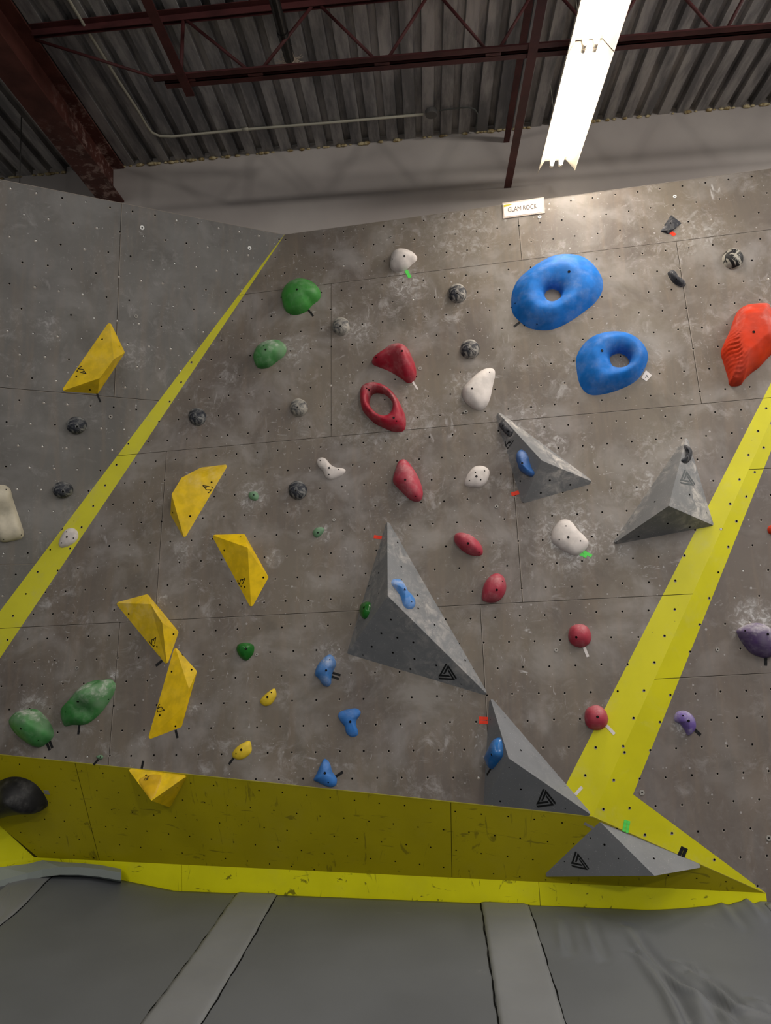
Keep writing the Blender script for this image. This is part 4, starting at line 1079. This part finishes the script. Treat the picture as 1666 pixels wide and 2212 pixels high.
# steel
def steel_mat(name, c, dust=0.):
    s = N(name, .6, .3)
    b_ = s.mix(s.ramp(s.noise(6, 5), .35, .7), L(c), tuple(x*.6 for x in L(c)[:3])+(1,))
    if dust:
        z = s.sep(); k = s.ramp(s.noise(11, 9, .75, dist=.2), .50, .62)
        e = s.ramp(z[1], 4.6, 5.5, 0, 1)
        b_ = s.mix(s.math('MULTIPLY', s.math('MULTIPLY', k, e), dust), b_, L((190, 160, 150)))
    return s.out(b_, None, s.noise(50, 3), .1, .002)
M_ST = steel_mat('red_oxide_steel', (84, 42, 42)); M_BM = steel_mat('red_oxide_beam', (104, 60, 52), .8)
zb = EYE + 3.699; xl, xr = -2.662, -2.452
b = MB(); ztop = zd(-2.55) - .004
b.box(xl, xr, -3, YB-.002, zb, zb+.016); b.box(xl, xr, -3, YB-.002, ztop-.016, ztop); xm = (xl+xr)/2; b.box(xm-.006, xm+.006, -3, YB-.002, zb+.016, ztop-.016)
beam = b.build('steel_beam', [M_BM], frame='world'); tag(beam, 'wide dark red steel beam crossing the roof at the upper left', 'beam', kind='structure')
# open web joist
JY = 4.37; zc = EYE + 3.572
def jx(px_): return zhit(px_, 190-(px_-335)*.0977, zc).x
xs0 = yhit(335, 190, 4.37).x
joist = bpy.data.objects.new('roof_joist', None); COL.objects.link(joist); joist.location = (0, JY, zc); WM['roof_joist'] = Matrix.Translation((0, JY, zc))
tag(joist, 'dark red open-web roof joist running across the top of the photo', 'joist')
def angle(b, x0, x1, y, z, sgn, leg=.048, t=.005, upd=1):
    b.box(x0, x1, min(y, y+sgn*leg), max(y, y+sgn*leg), z, z+t)
    b.box(x0, x1, min(y, y+sgn*t), max(y, y+sgn*t), min(z, z+upd*leg), max(z, z+upd*leg))
for sgn in (-1, 1):
    b = MB(); angle(b, xs0 + (.0 if sgn < 0 else .06), 5.6, JY+sgn*.012, zc, sgn); b.build('bottom_chord', [M_ST], joist, 'world')
for sgn in (-1, 1):
    b = MB(); zt = zd(0) - .03
    z_a = min(zd(-2.4), zd(5)) - .01
    x0, x1 = xr+.001, 5.6
    # top chord follows the slight fall of the deck
    for (ya, yb, za, zb_) in ((JY+sgn*.012, JY+sgn*.06, -.006, -.001), (JY+sgn*.012, JY+sgn*.017, -.05, -.001)):
        lo, hi = min(ya, yb), max(ya, yb)
        b.add([(x0,lo,zd(x0)+za),(x1,lo,zd(x1)+za),(x1,hi,zd(x1)+za),(x0,hi,zd(x0)+za),(x0,lo,zd(x0)+zb_),(x1,lo,zd(x1)+zb_),(x1,hi,zd(x1)+zb_),(x0,hi,zd(x0)+zb_)], BF)
    b.build('top_chord', [M_ST], joist, 'world')
bn = [yhit(*v, JY).x for v in ((352,182), (552,162), (825,128), (1065,105), (1290,85))]; step = .90
bn = [bn[0], bn[1], bn[2], bn[3], bn[3]+(bn[3]-bn[2]), bn[3]+2*(bn[3]-bn[2]), bn[3]+3*(bn[3]-bn[2])]
tn = [(bn[i]+bn[i+1])/2 for i in range(1, len(bn)-1)]
tn0 = yhit(402, 34, JY).x
def web(x0, z0, x1, z1, r=.011):
    b = MB(); b.tube([(x0, JY, z0), (x1, JY, z1)], r, 8); b.build('web_bar', [M_ST], joist, 'world', smooth=True)
web(xr+.02, zd(-2.4)-.07, bn[0], zc+.02, .010)
web(tn0-.02, zd(tn0)-.04, yhit(391,165,JY).x, zc+.02, .013)
web(tn0, zd(tn0)-.04, bn[1]-.03, zc+.02)
for i in range(1, len(bn)-1):
    web(bn[i]+.03, zc+.02, tn[i-1]-.03, zd(tn[i-1])-.04); web(tn[i-1]+.03, zd(tn[i-1])-.04, bn[i+1]-.03, zc+.02)
for xb_ in (xs0+.22, bn[1], bn[2], bn[3], bn[4]):
    b = MB(); b.box(xb_-.05, xb_+.05, JY-.012, JY+.012, zc+.0, zc+.045); b.build('spacer', [M_ST], joist, 'world')
# bridging angles running back to the wall
def bridging(pa, pb, z, y0, y1, w, label, extra=None, leg=.045):
    b = MB(); a, c = zhit(*pa, z), None
    xa = a.x
    b.add(boxv(xa-w/2, xa+w/2, y0, y1, z, z+.005), BF); b.add(boxv(xa+w/2-.005, xa+w/2, y0, y1, z+.005, z+leg), BF)
    o = b.build('bridging_angle', [M_ST], frame='world'); tag(o, label, 'steel angle'); return o
bridging((1148,130), None, zc-.012, 1.5, YB-.002, .060, 'dark red steel angle running to the back wall left of the strip light', leg=.010)
bridging((1112,200), None, zd(.8)-.12, 1.5, YB-.002, .050, 'upper brownish steel angle just left of the longer one', leg=.04)
p_ = zhit(410, 205, zc)
bridging((410,205), None, zc-.012, .8, p_.y, .060, 'dark red steel angle ending just past the joist at the upper left', leg=.010)
# black pipe with frayed end
M_PIPE = plain('black_pipe', (16, 15, 15), .35, .5); M_FRAY = plain('frayed_wrap', (190, 176, 160), .9)
pz = EYE + 3.84
pe = zhit(625, 128, pz); ps = Vector((pe.x, 1.0, pz))
b = MB(); b.tube([ps, pe], .034, 16); b.tube([ps.lerp(pe, .55), ps.lerp(pe, .555)], .040, 16); b.tube([ps.lerp(pe, .93), ps.lerp(pe, .94)], .038, 16)
pipe = b.build('pipe', [M_PIPE], frame='world', smooth=False); tag(pipe, 'black pipe with a frayed wrapped end behind the roof joist', 'pipe')
b = MB(); rnd = random.Random(5)
b.tube([pe, pe+Vector((0, .05, -.005)), pe+Vector((0, .09, .0))], [.034, .03, .018], 12)
for i in range(80):
    a = rnd.uniform(0, 6.28); r0 = .03; o_ = Vector((math.cos(a)*r0, 0, math.sin(a)*r0))
    e = pe + o_*rnd.uniform(1.2, 2.4) + Vector((rnd.uniform(-.04, .06), rnd.uniform(-.05, .10), rnd.uniform(-.03, .03)))
    m = (pe+o_).lerp(e, .5) + Vector((rnd.uniform(-.02, .02), .02, rnd.uniform(-.02, .02)))
    b.tube([pe+o_, m, e], [.003, .0022, .0010], 4)
b.build('frayed_end', [M_FRAY], pipe, 'world')
# conduit and junction box on the deck
M_CON = plain('galvanised_conduit', (172, 168, 152), .4, .5)
def cz(px_, py_): 
    x = zhit(px_, py_, EYE+4.06).x; return zhit(px_, py_, zd(x)-.013)
P0 = cz(190, 68); Pa = cz(313, 262); Pb = cz(355, 296)
path = [cz(60,-140), cz(128,-35), cz(190,68), cz(250,165), cz(300,242), cz(316,270), cz(328,286), cz(345,294), cz(372,295), cz(524,280), cz(700,266), cz(915,247)]
b = MB(); b.tube(path, .0105, 10); b.tube([path[9], path[9]+Vector((.05, -.004, 0))], .014, 10)
con = b.build('conduit', [M_CON], frame='world', smooth=True); tag(con, 'thin galvanised conduit bending along the roof deck to a round box', 'conduit')
jb = cz(932, 243); b = MB(); b.tube([jb+Vector((0,0,.020)), jb+Vector((0,0,-.022)), jb+Vector((0,0,-.026))], [.05, .05, .045], 24)
jo = b.build('junction_box', [plain('box_metal', (96, 94, 92), .5)], frame='world'); tag(jo, 'round grey junction box at the end of the conduit', 'junction box')
path = [cz(948,239), cz(985,234), cz(1012,232), cz(1026,236), cz(1032,246), cz(1032,258), cz(1026,285)]
b = MB(); b.tube(path, .006, 8); fx = b.build('flexible_cable', [plain('cable_grey', (90, 92, 90), .6)], frame='world', smooth=True); tag(fx, 'thin grey cable curling from the round box to the back wall', 'cable')
pw_ = cz(46, 252); b = MB(); b.tube([pw_, pw_+Vector((-.005, .01, -.25)), pw_+Vector((-.0, .0, -.62))], .004, 6)
hw = b.build('hanging_wire', [plain('wire', (60, 58, 56), .6)], frame='world'); tag(hw, 'thin wire hanging from the deck at the far upper left', 'wire')

# ------------------------------------------------------------------ strip lights
M_REF = plain('white_enamel', (235, 226, 208), .4, .4)
s = N('lamp_tube', .5, .2); s.b.inputs['Base Color'].default_value = (1, 1, 1, 1)
s.b.inputs['Emission Color'].default_value = (1, .93, .82, 1); s.b.inputs['Emission Strength'].default_value = 9; M_TUBE = s.m
M_SOCK = plain('socket_white', (214, 206, 196), .5)
zf = EYE + 3.45
def fixture(ya, yb, x0a, x0b, label):
    root = bpy.data.objects.new('strip_light', None); COL.objects.link(root); xc = (x0a+x0b)/2+.145
    root.location = (xc, (ya+yb)/2, zf); WM[root.name] = Matrix.Translation(root.location)
    tag(root, label, 'light fixture', 'strip lights in a row under the joist')
    xa, xb = xc-.146, xc+.146; w2 = .075; t = .0015
    prof = [(-.146, 0), (-.146, .012), (-.085, .105), (-.045, .105), (.045, .105), (.085, .105), (.146, .012), (.146, 0)]
    b = MB(); n = len(prof); V = []
    for y in (ya, yb):
        for (dx, dz) in prof: V.append((xc+dx, y, zf+dz))
        for (dx, dz) in prof: V.append((xc+dx*1.012, y, zf+dz+(.002 if dz > .05 else 0)))
    F = []
    for i in range(n-1):
        F.append((i, i+1, 2*n+i+1, 2*n+i)); F.append((n+i, 3*n+i, 3*n+i+1, n+i+1))
        F.append((i, n+i, n+i+1, i+1)); F.append((2*n+i, 2*n+i+1, 3*n+i+1, 3*n+i))
    F += [(0, 2*n, 3*n, n), (n-1, 2*n-1, 4*n-1, 3*n-1)]
    b.add(V, F); b.build('reflector', [M_REF], root, 'world')
    b = MB(); b.box(xc-.045, xc+.045, ya+.01, yb-.01, zf+.107, zf+.155); b.build('housing', [M_REF], root, 'world')
    for dx in (-.035, .035):
        b = MB(); b.tube([(xc+dx, ya+.03, zf+.055), (xc+dx, yb-.03, zf+.055)], .0135, 12); tb = b.build('lamp_tube', [M_TUBE], root, 'world', smooth=True)
        for y, d in ((ya, 1), (yb, -1)):
            b = MB(); b.tube([(xc+dx, y+d*.002, zf+.055), (xc+dx, y+d*.03, zf+.055)], .0145, 12); b.box(xc+dx-.011, xc+dx+.011, y+min(0, d*.012), y+max(0, d*.012), zf+.055, zf+.104)
            b.build('lamp_socket', [M_SOCK], tb, 'world')
    for y in (ya+.15, yb-.15):
        b = MB(); b.tube([(xc, y, zf+.155), (xc-.02, y, zd(xc)-.004)], .0018, 6); b.build('hanger_wire', [M_CON], root, 'world')
    return root
fixture(4.30, 5.55, 1.07, 1.07, 'nearer-to-wall unit of the bright white strip light, its open end showing tube sockets')
fixture(3.04, 4.29, 1.07, 1.07, 'strip light unit cut off by the top edge of the photo')
fixture(1.78, 3.03, 1.07, 1.07, 'strip light unit cut off by the top edge of the photo')

# ------------------------------------------------------------------ floor and crash mats
fl = mk('floor', [(-8, -5, 0), (8, -5, 0), (8, 6.1, 0), (-8, 6.1, 0)], [(0, 1, 2, 3)], plain('concrete', (120, 116, 110), .8), 'world'); tag(fl, kind='structure')
def vinyl(name, c, sc_=1.):
    s = N(name, .5, .35)
    k = s.noise(1.4, 4, .5)
    col = s.mix(s.ramp(k, .35, .7), L(c), tuple(x*.86 for x in L(c)[:3])+(1,))
    sm = s.ramp(s.noise(3.5, 7, .7, stretch=(.6, 1, 1), dist=.8, off=(2, 5, 0)), .62, .85, 0, .35*sc_)
    env = s.ramp(s.noise(1.1, 2, off=(8, 1, 0)), .48, .62)
    f2 = s.ramp(s.noise(26, 6, .7, stretch=(.6, 1.6, 1), rot=(0, 0, .3), dist=.6), .70, .80, 0, .55*sc_)
    col = s.mix(s.math('MAXIMUM', sm, s.math('MULTIPLY', f2, env)), col, L((150, 150, 150)))
    return s.out(col, None, s.noise(90, 3), .08, .001)
M_MAT = vinyl('grey_vinyl', (100, 103, 107)); M_COV = vinyl('pale_grey_vinyl', (126, 128, 131), .6); M_SK = vinyl('light_grey_vinyl', (150, 158, 154), .3)
M_EDGESHADE = plain('edge_shadow_black', (8, 8, 8), .9, .1)  # near-black colour for the shade painted along seam cover edges
Z0 = MAT_TOP
def kicky(x):   # kicker line as y(x)
    t = (x - K1.x) / (TIP.x - K1.x); return K1.y + (TIP.y - K1.y) * t
def segd(px_, py_, a, b_):
    ax, ay = a; bx, by = b_; dx, dy = bx-ax, by-ay
    t = max(0, min(1, ((px_-ax)*dx+(py_-ay)*dy)/(dx*dx+dy*dy)))
    cx, cy = ax+dx*t, ay+dy*t
    sgn = 1 if (dx*(py_-ay)-dy*(px_-ax)) > 0 else -1
    return sgn*math.hypot(px_-cx, py_-cy), t
def gp(x, y): p = zhit(x, y, Z0); return (p.x, p.y)
WR = []   # wrinkles: polyline, amplitude, width
for pl_, am, wd in [([(1352,2005),(1380,2050),(1425,2098),(1470,2135),(1520,2160),(1560,2190),(1600,2230)], .020, .026),
                    ([(1375,2065),(1410,2110),(1440,2150),(1470,2212),(1480,2240)], .020, .026),
                    ([(1490,2105),(1530,2125),(1565,2155),(1590,2180),(1640,2192),(1700,2210)], .020, .022),
                    ([(1262,1985),(1275,2030),(1290,2070)], .012, .028), ([(1205,1990),(1212,2030),(1218,2060)], .010, .026),
                    ([(1450,2076),(1480,2090),(1510,2112)], .009, .016), ([(1490,2080),(1520,2105)], .007, .015), ([(1550,1958),(1575,1990),(1600,2015)], .008, .024), ([(1500,2150),(1530,2212)], .012, .03),
                    ([(1582,1945),(1620,1975),(1650,2005)], .010, .02), ([(1350,2055),(1375,2068),(1400,2090)], .006, .012), ([(1625,2160),(1670,2180)], .010, .02)]:
    q = [gp(*p) for p in pl_]
    WR.append((q, am, wd))
def zmat(x, y):
    z = Z0
    d = kicky(x) - y
    z += .012*math.sin(x*2.1+1)*math.sin(y*1.7) * min(1, max(0, d))
    z -= .006*math.exp(-(d/.08)**2)             # edge rolls down at the kicker
    if x > 1.15: z += .07*min(1, (x-1.15)/.55)**1.5 * math.exp(-(max(d, 0)/.35)**2) 
    if x < -1.8: z += .085*min(1, (-1.8-x)/.6) * math.exp(-(max(d, 0)/.38)**2)
    for q, am, wd in WR:
        best = 9; bs = 0; bt = 0; nseg = len(q)-1
        for i in range(nseg):
            s_, t = segd(x, y, q[i], q[i+1])
            if abs(s_) < abs(best): best = s_; bt = (i+t)/nseg
        if abs(best) < wd*5:
            tp = math.sin(math.pi*min(max(bt, .02), .98))**.5
            z += 1.5*am*tp*(math.exp(-(best/wd)**2) - .9*math.exp(-((best-wd*1.7)/wd)**2))
    return z
def mat_strip(name, xl_, xr_, y_end, y_start, mat, label, cat, lift=0., res=.03, thick=None, group=None, rough=0., fold=None, endfn=None):
    """xl_(y), xr_(y): borders; sheet following the mat surface"""
    ny = int((y_end-y_start)/res); wmax = max(abs(xr_(y_start)-xl_(y_start)), abs(xr_(y_end)-xl_(y_end))); nx = max(4, int(wmax/res))
    V = []; F = []
    rnd = random.Random(len(label))
    for j in range(ny+1):
        for i in range(nx+1):
            y = y_start + (y_end-y_start)*j/ny
            x = xl_(y) + (xr_(y)-xl_(y))*i/nx
            if endfn:   # squeeze so that the far edge follows the kicker
                ye = endfn(x); y = y_start + (ye-y_start)*j/ny
                x = xl_(y) + (xr_(y)-xl_(y))*i/nx
            z = zmat(x, y) + lift
            if rough: z += rough*(math.sin(y*23+x*5)*math.sin(x*31+y*3)+.6*math.sin(y*57+x*17))
            if lift: 
                e = min(i, nx-i)
                if e == 0: z -= lift*.55 + .002*math.sin(y*40+i)
            V.append((x, y, z))
    nx1 = nx+1
    for j in range(ny):
        for i in range(nx): F.append((j*nx1+i, j*nx1+i+1, (j+1)*nx1+i+1, (j+1)*nx1+i))
    # rim down to depth
    rim = [i for i in range(nx1)] + [j*nx1+nx for j in range(1, ny+1)] + [ny*nx1+i for i in range(nx-1, -1, -1)] + [j*nx1 for j in range(ny-1, 0, -1)]
    base = len(V)
    for k in rim:
        v = V[k]; V.append((v[0], v[1], (v[2]-thick) if thick else .0))
    m = len(rim)
    for k in range(m): F.append((rim[k], base+k, base+(k+1) % m, rim[(k+1) % m]))
    F.append(tuple(base+k for k in range(m)))
    c_ = mk(name, V, F, mat, None if False else 'world', None, True)
    for p in c_.data.polygons:
        if len(p.vertices) > 4 or p.index >= ny*nx: p.use_smooth = False
    tag(c_, label, cat, group); return c_
def ln(a, b_):
    (x0, y0_), (x1, y1b) = gp(*a), gp(*b_)
    return lambda y: x0 + (x1-x0)*(y-y0_)/(y1b-y0_)
e0l, e0r = ln((77,1884), (0,1948)), ln((172,1875), (0,2004))
e1l, e1r = ln((531,1903), (306,2212)), ln((616,1902), (437,2212))
e2l, e2r = ln((1037,1930), (1079,2212)), ln((1135,1934), (1222,2212))
e3l = ln((1613,1937), (1666,1990))
YS = 1.2
endf = lambda x: kicky(x) - .004
G_ = .006
mat_strip('crash_mat', lambda y: -6.0, lambda y: max(e0l(y)+.10, -5.9), 5.5, YS, M_MAT, 'grey vinyl crash mat at the far lower left corner', 'crash mat', endfn=endf, res=.06)
mat_strip('crash_mat', lambda y: max(e0l(y)+.10, -5.9)+G_, lambda y: e1l(y)+.10, 5.3, YS, M_MAT, 'grey vinyl crash mat between the two seam covers on the left', 'crash mat', endfn=endf, res=.04)
mat_strip('crash_mat', lambda y: e1l(y)+.10+G_, lambda y: e2l(y)+.10, 5.0, YS, M_MAT, 'grey vinyl crash mat in the middle between the two large seam covers', 'crash mat', endfn=endf, res=.04)
mat_strip('crash_mat', lambda y: e2l(y)+.10+G_, lambda y: max(e3l(y), e2l(y)+1.2)+.06, 4.6, YS, M_MAT, 'wrinkled grey vinyl crash mat at the lower right', 'crash mat', endfn=endf, res=.014)
mat_strip('crash_mat', lambda y: max(e3l(y), e2l(y)+1.2)+.06+G_, lambda y: 6.0, 4.5, YS, M_MAT, 'grey vinyl crash mat at the far right edge beyond the wrinkled one', 'crash mat', endfn=lambda x: min(kicky(x), 4.53)-.004, res=.06)
def cover(a, b_, label, y_end, wl=0, wr=.005):
    o = mat_strip('seam_cover', a, b_, y_end, YS+.02, M_COV, label, 'mat cover', lift=.010, res=.022, thick=.006, endfn=lambda x: kicky(x)-.006, rough=.0007)
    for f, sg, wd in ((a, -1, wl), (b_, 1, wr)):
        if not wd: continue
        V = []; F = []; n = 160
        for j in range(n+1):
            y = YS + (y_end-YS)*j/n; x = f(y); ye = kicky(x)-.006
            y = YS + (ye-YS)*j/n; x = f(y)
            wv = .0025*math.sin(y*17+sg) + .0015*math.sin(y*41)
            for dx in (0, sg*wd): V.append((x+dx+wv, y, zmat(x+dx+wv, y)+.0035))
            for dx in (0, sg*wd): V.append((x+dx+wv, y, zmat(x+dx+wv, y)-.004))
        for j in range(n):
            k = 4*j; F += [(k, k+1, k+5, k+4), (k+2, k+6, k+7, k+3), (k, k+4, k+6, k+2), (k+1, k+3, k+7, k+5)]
        mk('edge_shadow_strip', V, F, M_EDGESHADE, 'world', o)  # dark ribbon drawn in place of the shadow gap under the cover's edge
    return o
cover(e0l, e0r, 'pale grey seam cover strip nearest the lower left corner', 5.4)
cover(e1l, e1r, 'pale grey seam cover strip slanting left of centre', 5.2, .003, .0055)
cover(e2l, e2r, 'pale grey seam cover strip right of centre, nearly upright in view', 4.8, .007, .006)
mat_strip('seam_cover', lambda y: e3l(y) if y > 3.2 else e3l(3.2), lambda y: (e3l(y) if y > 3.2 else e3l(3.2))+.30, 4.45, YS+.02, M_COV, 'pale grey seam cover strip at the right edge of the photo', 'mat cover', lift=.010, res=.03, thick=.006, endfn=lambda x: min(kicky(x), 4.50)-.006)
# foam upstand in the left corner
def upstand():
    pts = [(-60,1890,1925),(0,1873,1902),(60,1866,1886),(92,1858,1878),(130,1862,1873),(170,1864,1873),(215,1868,1877),(262,1877,1885)]
    V = []; F = []
    for (x, ya, yb) in pts:
        # back edge leans against the kicker, front edge rests on the mat
        base = gp(x, yb); 
        pb = Vector((base[0], base[1], zmat(*base)))
        r = ray(x, ya)
        if x <= 71:  # left kicker line
            n = Vector((Edir.y, -Edir.x, 0)); t = (K1-CAMPOS).dot(n)/r.dot(n)
        else:
            n = Vector((Kdir.y, -Kdir.x, 0)); t = (K1-CAMPOS).dot(n)/r.dot(n)
        pt = CAMPOS + r*(t*.992)
        fr = CAMPOS + ray(x, yb)*(t*.972)
        V += [pt, fr, Vector((fr.x, fr.y, fr.z-.05)), Vector((pt.x, pt.y, pt.z-.09))]
    for i in range(len(pts)-1):
        a = 4*i
        for k in range(4): F.append((a+k, a+(k+1) % 4, a+4+(k+1) % 4, a+4+k))
    F += [(3,2,1,0), tuple(len(V)-4+k for k in range(4))]
    o = mk('foam_wedge', V, F, M_SK, 'world'); tag(o, 'light grey foam wedge filling the corner at the foot of the left wall', 'foam wedge')
upstand()
